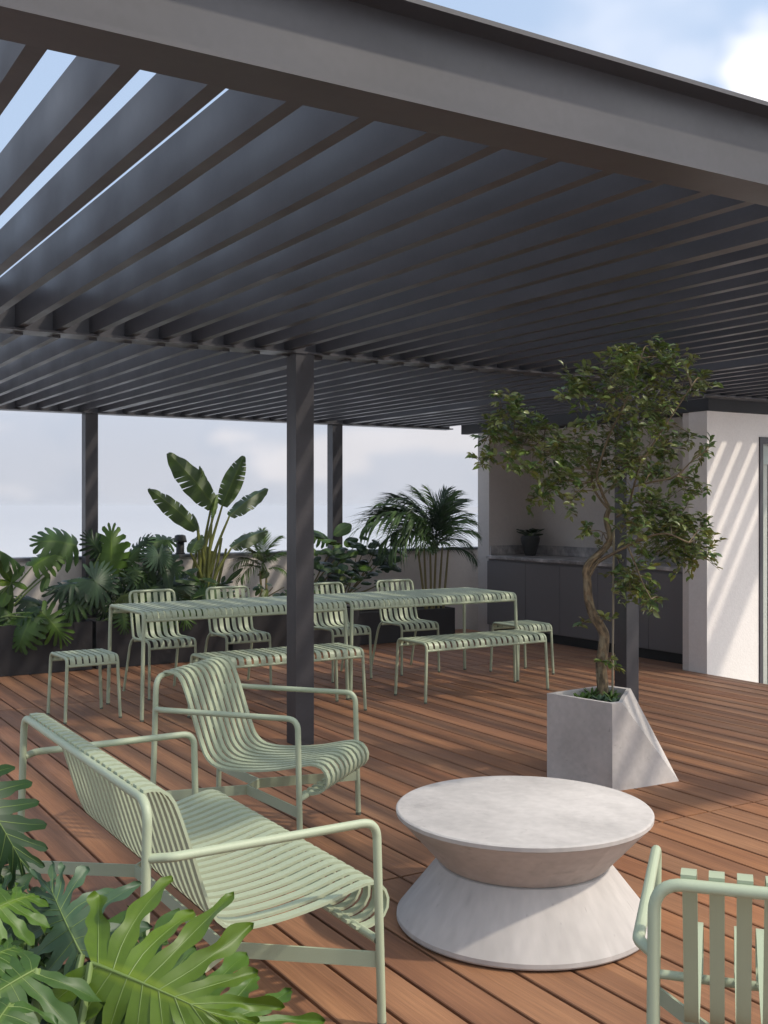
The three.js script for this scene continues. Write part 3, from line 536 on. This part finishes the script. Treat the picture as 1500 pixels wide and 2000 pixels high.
{
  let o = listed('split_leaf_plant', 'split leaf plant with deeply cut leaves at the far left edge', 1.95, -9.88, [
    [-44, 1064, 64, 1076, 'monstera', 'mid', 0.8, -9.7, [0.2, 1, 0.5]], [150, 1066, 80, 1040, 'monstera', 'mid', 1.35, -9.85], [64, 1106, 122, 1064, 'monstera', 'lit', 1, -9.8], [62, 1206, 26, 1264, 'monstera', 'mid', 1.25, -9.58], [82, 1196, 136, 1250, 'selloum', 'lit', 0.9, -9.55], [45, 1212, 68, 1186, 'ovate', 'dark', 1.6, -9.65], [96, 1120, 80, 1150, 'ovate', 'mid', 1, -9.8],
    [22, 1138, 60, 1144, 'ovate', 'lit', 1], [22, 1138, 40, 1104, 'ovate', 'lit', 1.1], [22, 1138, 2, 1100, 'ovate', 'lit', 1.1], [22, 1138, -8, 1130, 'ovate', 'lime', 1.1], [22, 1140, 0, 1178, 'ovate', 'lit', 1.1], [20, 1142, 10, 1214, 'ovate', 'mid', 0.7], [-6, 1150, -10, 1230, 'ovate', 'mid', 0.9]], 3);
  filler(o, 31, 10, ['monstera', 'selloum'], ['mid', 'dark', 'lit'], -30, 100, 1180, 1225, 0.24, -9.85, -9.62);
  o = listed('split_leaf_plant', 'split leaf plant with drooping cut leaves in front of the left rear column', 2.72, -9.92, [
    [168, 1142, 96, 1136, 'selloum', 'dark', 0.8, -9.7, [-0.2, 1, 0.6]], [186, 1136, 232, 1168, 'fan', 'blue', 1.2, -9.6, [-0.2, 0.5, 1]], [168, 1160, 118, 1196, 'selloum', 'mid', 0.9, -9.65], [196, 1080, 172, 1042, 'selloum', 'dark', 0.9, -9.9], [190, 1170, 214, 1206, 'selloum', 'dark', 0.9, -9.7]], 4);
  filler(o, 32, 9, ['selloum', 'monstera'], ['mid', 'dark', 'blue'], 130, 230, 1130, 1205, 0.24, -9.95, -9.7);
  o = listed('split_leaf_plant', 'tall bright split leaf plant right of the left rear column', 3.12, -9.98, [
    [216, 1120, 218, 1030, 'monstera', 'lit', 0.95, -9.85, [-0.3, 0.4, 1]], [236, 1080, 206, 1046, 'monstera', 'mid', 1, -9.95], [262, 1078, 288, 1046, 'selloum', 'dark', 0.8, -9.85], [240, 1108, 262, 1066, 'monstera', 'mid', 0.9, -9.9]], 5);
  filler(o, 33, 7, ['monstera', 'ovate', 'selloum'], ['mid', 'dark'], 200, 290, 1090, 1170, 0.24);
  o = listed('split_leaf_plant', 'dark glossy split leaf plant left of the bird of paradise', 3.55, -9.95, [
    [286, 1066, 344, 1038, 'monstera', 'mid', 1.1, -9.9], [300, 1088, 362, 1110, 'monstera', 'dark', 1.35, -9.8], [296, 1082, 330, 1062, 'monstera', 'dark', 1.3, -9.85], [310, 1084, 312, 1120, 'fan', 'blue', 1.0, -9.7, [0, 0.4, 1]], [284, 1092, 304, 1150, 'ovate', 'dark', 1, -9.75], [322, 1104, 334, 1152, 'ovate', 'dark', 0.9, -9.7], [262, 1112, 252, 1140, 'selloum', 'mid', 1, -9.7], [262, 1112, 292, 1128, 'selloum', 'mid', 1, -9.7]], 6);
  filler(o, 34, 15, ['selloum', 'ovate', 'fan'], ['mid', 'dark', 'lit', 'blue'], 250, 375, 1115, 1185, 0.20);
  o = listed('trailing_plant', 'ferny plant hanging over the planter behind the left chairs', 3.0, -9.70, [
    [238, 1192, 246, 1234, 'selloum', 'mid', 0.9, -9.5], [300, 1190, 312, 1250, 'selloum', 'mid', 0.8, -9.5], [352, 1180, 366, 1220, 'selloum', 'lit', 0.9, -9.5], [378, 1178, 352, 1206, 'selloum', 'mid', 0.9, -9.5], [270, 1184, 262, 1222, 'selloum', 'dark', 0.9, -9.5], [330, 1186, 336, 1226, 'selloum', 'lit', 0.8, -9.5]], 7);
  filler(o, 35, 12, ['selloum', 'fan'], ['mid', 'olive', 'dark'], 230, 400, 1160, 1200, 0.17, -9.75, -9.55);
}
// bird of paradise
{
  const R = rng(77), o = thing('bird_of_paradise', 'tall bird of paradise plant with big paddle leaves against the sky', 'plant', [3.98, SOIL, -9.95], 0, PL), root = V(3.98, SOIL - 0.01, -9.95);
  const L = [[421, 992, 336, 872, 1.2, -9.95, 'bird'], [412, 992, 394, 902, 0.62, -10.0, 'bird'], [434, 988, 482, 876, 1.0, -9.9, 'bird'], [386, 1034, 296, 943, 1.0, -9.8, 'bird'], [448, 1008, 524, 934, 1.0, -9.85, 'bird'], [452, 1070, 527, 1019, 1.05, -9.8, 'bird'], [414, 1012, 420, 958, 0.7, -9.85, 'lime'], [372, 1080, 392, 1036, 1.9, -9.75, 'bird'], [388, 1040, 372, 1000, 0.7, -9.85, 'bird']];
  L.forEach(([bx, by, tx, ty, sx, z, col], i) => {
    const B = onZ(bx, by, z), T = onZ(tx, ty, z - 0.08);
    leafOn(o, lib.paddle(col)[i % 4], B, T, CAMDIR.clone().add(V(i < 4 ? 0.35 : -0.35, 0.45, 0)), sx, M.leaf);
    stemOn(o, root.clone().add(V((i - 3.5) * 0.022, 0, (R() - 0.5) * 0.08)), B, 0.026, 0.010, V((bx - 415) * -0.0006, 0.06, 0), M.petiole);
  });
  for (let i = 0; i < 7; i++) stemOn(o, root.clone().add(V((i - 3) * 0.045, 0, (R() - 0.5) * 0.1)), onZ(388 + i * 9, 1080 - 30 * R(), -9.9), 0.022, 0.012, V(0, 0, 0), M.petiole);
  for (const [px, py, qx, qy] of [[396, 1140, 372, 1108], [440, 1140, 470, 1106], [404, 1142, 352, 1120]]) { const B = onZ(px, py, -9.8), T = onZ(qx, qy, -9.7); leafOn(o, lib.ovate('mid')[0], B, T, V(0, 0.7, 0.7), 0.6, M.leaf); }
}
// palms
function palm(label, rootPx, z, list, seed, cols, canes, caneTop) {
  const r0 = onZ(rootPx[0], rootPx[1], z), R = rng(seed), o = thing('palm', label, 'palm', [r0.x, SOIL - 0.06, z], 0, PL), root = V(r0.x, SOIL - 0.08, z);
  for (let i = 0; i < canes; i++) stemOn(o, root.clone().add(V((i - (canes - 1) / 2) * 0.05, 0, (R() - 0.5) * 0.12)), onZ(rootPx[0] + (i - (canes - 1) / 2) * 12, caneTop + R() * 14, z + (R() - 0.5) * 0.1), 0.017, 0.011, V(0, 0, 0), M.cane, 'cane');
  for (const [bx, by, tx, ty, v, dz = 0, up = 0.3] of list) {
    const B = onZ(bx, by, z + dz * 0.3), T = onZ(tx, ty, z + dz), mid = B.clone().lerp(T, 0.5);
    const chord = T.clone().sub(B), F = V(0, 1, 0).addScaledVector(CAMDIR, up), a = 0.9 + v * 0.35;
    // aim the frond so that its arched tip ends at T
    const y = chord.clone().normalize(), zz = F.clone().sub(y.clone().multiplyScalar(F.dot(y))).normalize(), th = a / 2, dir = y.clone().multiplyScalar(Math.cos(th)).addScaledVector(zz, Math.sin(th)), len = chord.length() * th / Math.sin(th);
    leafOn(o, pick([lib.frond(pick(cols, R))[v]], R), B, B.clone().addScaledVector(dir, len), zz.clone().multiplyScalar(Math.cos(th)).addScaledVector(y, -Math.sin(th)), 1, M.leafDull, 'frond');
    stemOn(o, onZ(rootPx[0] + (R() - 0.5) * 24, caneTop + 12, z), B, 0.009, 0.006);
  }
}
palm('feathery areca palm with arching fronds beside the kitchen niche wall', [846, 1190], -9.95, [
  [846, 1078, 712, 1030, 2, 0.35], [844, 1070, 736, 1006, 2, 0.1], [846, 1062, 744, 984, 1, -0.1], [848, 1058, 790, 968, 0, -0.1], [850, 1056, 836, 956, 0, 0.1], [852, 1056, 872, 958, 0, 0], [852, 1060, 900, 976, 1, -0.1], [854, 1064, 916, 1004, 2, 0.15], [854, 1070, 934, 1046, 3, 0.3], [852, 1080, 930, 1098, 3, 0.4],
  [846, 1074, 742, 1066, 3, 0.3], [850, 1066, 868, 986, 1, 0.35, 1], [846, 1066, 800, 1000, 1, 0.3, 1], [850, 1072, 896, 1030, 2, 0.45, 1], [846, 1076, 780, 1050, 2, 0.45, 1], [850, 1080, 878, 1062, 2, 0.5, 1], [846, 1084, 812, 1072, 2, 0.5, 1], [850, 1060, 856, 1000, 1, 0.2, 1], [848, 1060, 764, 974, 1, 0.2], [850, 1058, 812, 958, 0, 0.15], [852, 1060, 888, 962, 1, 0.15], [852, 1066, 926, 1020, 3, 0.2], [848, 1072, 724, 1012, 2, 0.25], [850, 1074, 920, 1066, 3, 0.4], [846, 1080, 760, 1084, 3, 0.45]], 88, ['mid', 'dark', 'mid'], 6, 1062);
palm('small bright palm behind the second green chair, left of the near column', [514, 1190], -9.95, [
  [512, 1110, 462, 1066, 1, 0.1], [512, 1104, 484, 1046, 0, 0.0], [514, 1100, 512, 1036, 0, -0.1], [516, 1102, 546, 1048, 1, 0.1], [516, 1110, 562, 1080, 2, 0.2], [512, 1116, 458, 1104, 2, 0.25], [514, 1112, 494, 1082, 1, 0.4, 1], [516, 1112, 538, 1090, 2, 0.4, 1], [516, 1118, 560, 1120, 3, 0.2], [512, 1120, 470, 1132, 3, 0.3]], 89, ['lit', 'mid', 'olive'], 2, 1112);
// shrubs right of the near column
{
  const mk = (label, x, px0, px1, py0, py1, n, seed, cols, size, sx) => {
    const R = rng(seed), o = thing('broad_leaf_shrub', label, 'shrub', [x, SOIL, -9.98], 0, PL), root = o.position.clone(), tops = [];
    for (let i = 0; i < 5; i++) { const t = onZ(lerp(px0, px1, (i + 0.5) / 5), lerp(py0, py1, 0.15 + 0.3 * R()), -9.95 + (R() - 0.5) * 0.2); tops.push(t); stemOn(o, root.clone().add(V((R() - 0.5) * 0.15, -0.02, 0)), t, 0.011, 0.005, V((R() - 0.5) * 0.1, 0, 0), M.cane, 'branch'); }
    for (let i = 0; i < n; i++) {
      const B = onZ(lerp(px0, px1, R()), lerp(py0, py1, Math.pow(R(), 0.8)), -9.98 + 0.3 * R()), a = R() * Math.PI * 2, s = size * (0.7 + 0.6 * R());
      leafOn(o, pick(lib.ovate(pick(cols, R)), R), B, B.clone().add(V(Math.cos(a), 0.5 - 0.7 * R(), Math.sin(a) * 0.4 + 0.3).normalize().multiplyScalar(s)), V(R() - 0.5, 0.9, 0.7), sx, R() < 0.6 ? M.leaf : M.leafDull);
    }
    return o;
  };
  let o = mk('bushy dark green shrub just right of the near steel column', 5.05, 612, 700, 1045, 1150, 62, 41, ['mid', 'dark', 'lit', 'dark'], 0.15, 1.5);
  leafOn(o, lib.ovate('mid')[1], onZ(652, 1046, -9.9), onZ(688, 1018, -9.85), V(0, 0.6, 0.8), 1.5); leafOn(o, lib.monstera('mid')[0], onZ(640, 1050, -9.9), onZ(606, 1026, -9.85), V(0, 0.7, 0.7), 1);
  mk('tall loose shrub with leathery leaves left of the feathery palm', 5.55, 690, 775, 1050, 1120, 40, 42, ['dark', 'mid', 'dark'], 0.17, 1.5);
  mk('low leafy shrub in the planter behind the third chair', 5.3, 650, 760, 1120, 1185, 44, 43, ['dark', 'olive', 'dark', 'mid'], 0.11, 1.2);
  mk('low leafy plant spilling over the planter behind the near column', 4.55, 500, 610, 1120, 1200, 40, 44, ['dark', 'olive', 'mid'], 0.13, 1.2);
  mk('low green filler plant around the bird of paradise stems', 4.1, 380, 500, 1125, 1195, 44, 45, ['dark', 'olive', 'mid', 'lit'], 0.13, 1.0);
}

// ------------------------------------------------------------------ tree in the planter
{
  const c = V(4.13, TREE_SOIL, -4.44), o = thing('tree', 'slender crooked tree with airy small-leaved crown in the faceted planter', 'tree', c.toArray()), D0 = 5.96, R = rng(303);
  const q = (px, py, dd = 0) => atD(px, py, D0 + dd);
  const part = (name, pts, r0, r1, n = 20, pw = 1) => mesh(name, tube(curve(pts, n).map((p) => p.sub(c)), (t) => lerp(r0, r1, Math.pow(t, pw)), 10), M.bark, o);
  const nodes = [];
  const limb = (name, pts, r0, r1, n) => { curve(pts, 16).forEach((p) => nodes.push(p)); return part(name, pts, r0, r1, n); };
  limb('trunk', [q(1174, 1378), q(1177, 1340), q(1174, 1300), q(1179, 1262), q(1180, 1240), q(1174, 1226), q(1158, 1200), q(1149, 1168), q(1147, 1136), q(1145, 1112), q(1151, 1100), q(1172, 1080), q(1188, 1062), q(1192, 1046, 0.02), q(1186, 1026, 0.04), q(1184, 1010, 0.05), q(1190, 994, 0.05)], 0.033, 0.014, 46);
  limb('branch', [q(1149, 1128), q(1166, 1100, -0.02), q(1196, 1082, -0.06), q(1226, 1066, -0.1), q(1256, 1052, -0.14), q(1300, 1042, -0.2), q(1345, 1060, -0.22)], 0.011, 0.004, 26);
  limb('branch', [q(1194, 1000, 0.05), q(1176, 980, 0.05), q(1158, 950, 0.06), q(1154, 915, 0.08), q(1140, 880, 0.1), q(1080, 860, 0.12), q(1010, 850, 0.15), q(965, 838, 0.2)], 0.008, 0.003, 28);
  limb('branch', [q(1192, 996, 0.05), q(1176, 962, 0.04), q(1166, 930, 0.02), q(1176, 890, 0.0), q(1190, 850, 0.0), q(1215, 800, -0.02), q(1240, 740, -0.02), q(1252, 700, 0)], 0.010, 0.003, 28);
  limb('branch', [q(1204, 1010, 0.04), q(1226, 990, 0.0), q(1238, 950, -0.06), q(1250, 910, -0.1), q(1280, 860, -0.12), q(1320, 800, -0.16), q(1350, 755, -0.2)], 0.007, 0.003, 24);
  limb('branch', [q(1226, 1066, -0.1), q(1240, 1100, -0.16), q(1254, 1136, -0.2), q(1272, 1170, -0.24)], 0.006, 0.003, 12);
  limb('branch', [q(1238, 950, -0.06), q(1280, 940, -0.12), q(1320, 930, -0.16), q(1352, 900, -0.2), q(1380, 880, -0.22)], 0.006, 0.003, 14);
  const clusters = [[1250, 705, 52, 1.2], [1215, 700, 30, 1], [1300, 715, 42, 1], [1335, 745, 36, .8], [1375, 745, 24, .7], [1285, 675, 22, .5], [1200, 760, 55, 1.0], [1140, 752, 42, 1.1], [1115, 770, 28, .8], [1135, 725, 18, .5], [1255, 770, 55, 1.0],
    [1000, 800, 36, 1], [975, 775, 16, .5], [965, 835, 30, .9], [1010, 862, 48, 1.3], [1050, 835, 34, .9], [1062, 890, 44, 1.1], [1110, 868, 48, 1.1], [936, 895, 20, .7], [955, 890, 14, .5], [1000, 905, 26, .7], [1040, 915, 20, .5],
    [1060, 955, 34, .8], [1032, 978, 16, .5], [1100, 930, 40, .9], [1125, 965, 26, .45], [1160, 900, 52, 1.2], [1200, 845, 60, 1.1], [1250, 825, 52, .9], [1295, 800, 40, .8], [1300, 870, 46, 1], [1240, 895, 52, 1.2],
    [1378, 888, 26, .55], [1345, 845, 22, .35], [1340, 950, 38, .8], [1290, 925, 42, .9], [1372, 962, 18, .4], [1215, 930, 36, .8], [1270, 995, 42, 1.5], [1318, 1020, 52, 1.9], [1228, 1018, 42, 1], [1352, 1072, 44, 1.9], [1300, 1058, 42, 1.5], [1250, 1062, 30, .7], [1368, 1030, 20, .6],
    [1232, 1132, 36, 1.5], [1258, 1158, 28, 1.4], [1276, 1182, 16, .6], [1210, 1108, 20, .5], [1152, 1036, 20, .5], [1176, 1056, 16, .4], [1138, 1218, 10, .25], [1190, 1214, 12, .3], [1180, 1288, 12, .35], [1200, 1300, 10, .3], [1345, 700, 12, .2], [1110, 985, 22, .3]];
  const pos = [], col = [], idx = [], twigs = [];
  const tints = [[0.155, 0.235, 0.046], [0.22, 0.29, 0.075], [0.11, 0.185, 0.055], [0.31, 0.36, 0.15], [0.21, 0.225, 0.05]];
  function leaf(p, dir, nor, L, t) {
    const x = dir.clone().cross(nor).normalize(), b = pos.length / 3, w = L * (0.24 + 0.06 * R()), cc = tints[t], k = 0.8 + 0.4 * R();
    const P = [[0, 0, 0], [-w * 0.8, L * 0.32, 0.10 * L], [0, L * 0.4, -0.02 * L], [w * 0.8, L * 0.32, 0.10 * L], [-w * 0.75, L * 0.66, 0.06 * L], [0, L * 0.72, -0.07 * L], [w * 0.75, L * 0.66, 0.06 * L], [0, L, -0.16 * L]];
    for (const [a, bb, h] of P) { pos.push(p.x + x.x * a + dir.x * bb + nor.x * h - c.x, p.y + x.y * a + dir.y * bb + nor.y * h - c.y, p.z + x.z * a + dir.z * bb + nor.z * h - c.z); col.push(cc[0] * k, cc[1] * k, cc[2] * k); }
    idx.push(b, b + 2, b + 1, b, b + 3, b + 2, b + 1, b + 2, b + 4, b + 2, b + 5, b + 4, b + 2, b + 3, b + 6, b + 2, b + 6, b + 5, b + 4, b + 5, b + 7, b + 5, b + 6, b + 7);
  }
  const rv = () => V(R() * 2 - 1, R() * 2 - 1, R() * 2 - 1);
  for (const [px, py, pr, dens] of clusters) {
    const r = pr / FOCAL * D0, cen = q(px, py, (R() - 0.5) * 0.35);
    let near = nodes[0], nd = 1e9; for (const k of nodes) { const d = k.distanceTo(cen); if (d < nd) { nd = d; near = k; } }
    const spine = [near, near.clone().lerp(cen, 0.5).add(V((R() - 0.5) * 0.06, 0.03, (R() - 0.5) * 0.06)), cen];
    twigs.push(tube(curve(spine, 6).map((p) => p.sub(c)), (t) => lerp(0.0042, 0.0016, t), 5, false));
    const nt = Math.max(3, Math.round(dens * pr * 0.60));
    for (let k = 0; k < nt; k++) {
      const dir = rv().add(V(0, 0.12, 0)); dir.normalize(); const start = cen.clone().addScaledVector(rv(), r * 0.60), Lt = r * (0.5 + 0.6 * R()), end = start.clone().addScaledVector(dir, Lt).add(V(0, -0.25 * Lt * R(), 0));
      if (k % 2 === 0) twigs.push(tube([cen.clone().lerp(start, 0.3), start, start.clone().lerp(end, 0.5), end].map((p) => p.clone().sub(c)), (t) => lerp(0.0018, 0.0009, t), 4, false));
      const nl = 4 + Math.floor(R() * 5), tt = Math.floor(R() * 5);
      for (let i = 0; i < nl; i++) {
        const p = start.clone().lerp(end, (i + 0.4) / nl), s = i % 2 ? 1 : -1, d = dir.clone().multiplyScalar(0.6).add(dir.clone().cross(V(0.2, 1, 0.1)).normalize().multiplyScalar(s * 0.8)).add(rv().multiplyScalar(0.35)).normalize();
        const nn = V(0, 1, 0).add(rv().multiplyScalar(0.75)); nn.sub(d.clone().multiplyScalar(nn.dot(d))).normalize();
        leaf(p, d, nn, 0.034 + 0.024 * R(), R() < 0.75 ? tt : Math.floor(R() * 5));
      }
    }
  }
  const g = new THREE.BufferGeometry(); g.setAttribute('position', new THREE.Float32BufferAttribute(pos, 3)); g.setAttribute('color', new THREE.Float32BufferAttribute(col, 3)); g.setIndex(idx); g.computeVertexNormals();
  mesh('crown', g, M.treeLeaf, o).userData.kind = 'stuff';
  const tw = mesh('twigs', mergeGeometries(twigs), M.bark, o); tw.userData.kind = 'stuff';
  tag(mesh(numbered('stake'), tube([q(1196, 1376, -0.06), q(1197, 1240, -0.05), q(1198, 1120, -0.04), q(1199, 1030, -0.03)], 0.006, 8), std({ color: lin(0.22, 0.19, 0.13), roughness: 0.8 }), scene), 'thin wooden stake standing upright beside the crooked tree trunk', 'stake');
}
// succulents in the planter
{
  const spots = [[3.98, -4.30, 0.055, 'grey green rosette plant left of the tree trunk'], [3.93, -4.38, 0.06, 'bright green rosette plant at the left edge of the planter'], [4.00, -4.21, 0.05, 'pale blue green rosette plant near the front of the planter'], [4.10, -4.34, 0.06, 'spiky olive rosette plant just right of the tree trunk'], [4.17, -4.44, 0.055, 'small spiky plant at the right of the planter soil'], [4.05, -4.27, 0.04, 'tiny spiky rosette plant in front of the tree trunk'], [4.08, -4.47, 0.06, 'leafy rosette plant behind the tree trunk']];
  spots.forEach(([x, z, s, label], i) => {
    const R = rng(600 + i), o = thing('succulent', label, 'succulent', [x, TREE_SOIL - 0.004, z], 0, 'succulents in the concrete planter'), col = ['blue', 'lit', 'blue', 'lit', 'olive', 'lit', 'lit'][i];
    for (let k = 0; k < 22; k++) { const a = k * 2.4, e = 0.25 + 1.1 * k / 22, B = o.position.clone().add(V(0, 0.004 + 0.012 * k / 22, 0)); leafOn(o, lib.ovate(col)[k % 3], B, B.clone().add(V(Math.cos(a) * Math.cos(e), Math.sin(e) * 0.9, Math.sin(a) * Math.cos(e)).multiplyScalar(1.55 * s * (1.1 - 0.3 * k / 22))), V(-Math.cos(a) * 0.3, 1, -Math.sin(a) * 0.3), i > 2 ? 0.55 : 1.1, M.leafDull); }
  });
}

// ------------------------------------------------------------------ foreground plants
{
  const b = thing('planter_box', 'black planter box in the lower left foreground holding the big cut leaves', 'planter', [0.22, 0, -1.78]);
  for (const [x0, x1, z0, z1] of [[-0.6, 0.5, 0.30, 0.32], [-0.6, 0.5, -0.62, -0.60], [-0.6, -0.58, -0.60, 0.30], [0.48, 0.5, -0.60, 0.30]]) mesh('side_panel', box(x0, x1, 0.004, 0.30, z0, z1), M.box, b);
  mesh('soil', box(-0.58, 0.48, 0.02, 0.27, -0.60, 0.30), M.soil, b);
  const root = V(0.40, 0.26, -1.72), R = rng(900);
  const o = thing('philodendron', 'large philodendron with deeply cut glossy leaves in the lower left corner', 'plant', root.toArray());
  const L = (geo, bx, by, bD, tx, ty, tD, F, sx = 1, stem = true, r = 0.007) => {
    const B = atD(bx, by, bD), T = atD(tx, ty, tD); leafOn(o, geo, B, T, F, sx, M.leaf);
    if (stem) stemOn(o, root.clone().add(V((R() - 0.5) * 0.1, 0, (R() - 0.5) * 0.1)), B, 0.011, r, V(0, 0, 0));
  };
  const face = (u, r = 0, f = 1) => CAMDIR.clone().multiplyScalar(f).add(V(0, u, 0)).addScaledVector(RGT, r);
  const S = (seed, col, e) => selloum(seed, col, { m: 22, k: 6, n: 7, cut: 0.24, cutVar: 0.16, gap: 0.40, tip: 3.0, frill: 0.30, frillN: 12, lenVar: 0.5, lean: 1.1, curl: 0.03, veins: true, half: (u) => 0.66 * Math.pow(Math.sin(Math.PI * (0.24 + 0.70 * u)), 0.5), wave: 0.05, waveN: 21, lift: 0.2, crease: 0.05, ...e });
  L(S(501, 'lime', { n: 8, bend: 0.5 }), 178, 1880, 1.92, 470, 1990, 1.80, face(0.75, 0.1), 1.0);
  L(S(502, 'mid', { bend: 0.4 }), 72, 1892, 1.86, -120, 1990, 1.7, face(0.8, -0.2), 1.0);
  L(S(503, 'blue', { bend: 0.5 }), 160, 1866, 2.02, 70, 1690, 2.12, face(0.7, -0.1), 0.95);
  L(S(504, 'mid', { bend: 0.9 }), 200, 1930, 1.98, 470, 2080, 1.9, face(0.9, 0), 1.0);
  L(S(505, 'dark', { bend: 0.7 }), 120, 1960, 2.0, 260, 2120, 1.9, face(0.7, 0), 1.1);
  L(S(506, 'lit', { bend: 0.8 }), -50, 1800, 1.95, 110, 1690, 2.1, face(1.2, 0.2), 0.8);
  L(S(507, 'mid', { bend: 0.6 }), -60, 1900, 1.8, 60, 1800, 1.95, face(1.0, 0), 0.9);
  L(S(508, 'mid', { bend: 0.8 }), 20, 1960, 1.75, -80, 2080, 1.6, face(0.8, 0), 1.0);
  L(S(510, 'dark', { bend: 0.7 }), 10, 1930, 2.1, 160, 2060, 2.05, face(0.6, 0), 1.2);
  L(S(521, 'mid', { bend: 0.6 }), 230, 1905, 2.06, 330, 1800, 2.14, face(0.8, 0.3), 0.9);
  L(S(522, 'lit', { bend: 0.7 }), 300, 1960, 2.0, 600, 1990, 1.92, face(1.0, 0.2), 0.7);
  L(S(523, 'dark', { bend: 0.6 }), 60, 1830, 2.1, -60, 1740, 2.12, face(0.8, 0), 1.0);
  L(S(524, 'dark', { bend: 0.8 }), 330, 1990, 2.02, 420, 2120, 1.95, face(0.8, 0), 1.1);
  L(S(525, 'mid', { bend: 0.6 }), 40, 1850, 2.08, 150, 1760, 2.16, face(0.9, 0.1), 0.8);
  const root2 = V(0.10, 0.26, -2.10), p = thing('split_leaf_plant', 'dark split leaf plant half hidden at the left edge behind the sofa', 'plant', root2.toArray());
  for (const [bx, by, bD, tx, ty, tD, seed, col, sx] of [[-70, 1500, 2.3, 62, 1688, 2.2, 511, 'dark', 0.85], [-60, 1660, 2.35, 40, 1730, 2.3, 512, 'dark', 0.9], [-90, 1560, 2.4, 10, 1640, 2.3, 513, 'mid', 0.9], [-80, 1740, 2.3, 50, 1760, 2.25, 514, 'mid', 0.8]]) {
    const B = atD(bx, by, bD), T = atD(tx, ty, tD); leafOn(p, monstera(seed, col, { m: 14, n: 8, k: 4, cut: 0.35, gap: 0.45, veins: true }), B, T, face(0.7, 0.35), sx, M.leaf); stemOn(p, root2.clone().add(V((R() - 0.5) * 0.1, 0, (R() - 0.5) * 0.1)), B, 0.010, 0.006);
  }
}

// ------------------------------------------------------------------ small things
{
  const X = 7.93, z = -9.72, o = thing('vase', 'dark pot on the stone worktop in the corner of the niche', 'vase', [X, 0.9005, z]);
  mesh('body', new THREE.LatheGeometry([[0, 0], [0.055, 0], [0.062, 0.006], [0.085, 0.08], [0.108, 0.16], [0.112, 0.2], [0.10, 0.225], [0.094, 0.228], [0.09, 0.21], [0, 0.20]].map(([r, y]) => new THREE.Vector2(r, y)), 40), M.pot, o);
  const p = thing('pot_plant', 'small dark leafy plant growing in the pot on the worktop', 'plant', [X, 1.10, z]), R = rng(71);
  for (let i = 0; i < 12; i++) { const a = i * 2.4, B = V(X + Math.cos(a) * 0.03, 1.12 + 0.06 * R(), z + Math.sin(a) * 0.03); leafOn(p, lib.ovate('dark')[i % 3], B, B.clone().add(V(Math.cos(a), 0.5 + 0.4 * R(), Math.sin(a)).normalize().multiplyScalar(0.12 + 0.05 * R())), V(0, 1, 0.3), 1.5, M.leafDull); stemOn(p, V(X, 1.10, z), B, 0.004, 0.003); }
  const l = thing('lantern', 'small dark cylindrical lantern standing on the parapet coping', 'lantern', onZ(352, 1084, -10.65).setY(0.9725).toArray());
  mesh('body', new THREE.LatheGeometry([[0, 0], [0.05, 0], [0.05, 0.012], [0.042, 0.016], [0.042, 0.12], [0, 0.12]].map(([r, y]) => new THREE.Vector2(r, y)), 28), M.pot, l);
  mesh('cap', new THREE.LatheGeometry([[0, 0.121], [0.068, 0.121], [0.068, 0.135], [0.055, 0.19], [0.03, 0.2], [0, 0.2]].map(([r, y]) => new THREE.Vector2(r, y)), 28), M.pot, l);
}

renderer.render(scene, camera);
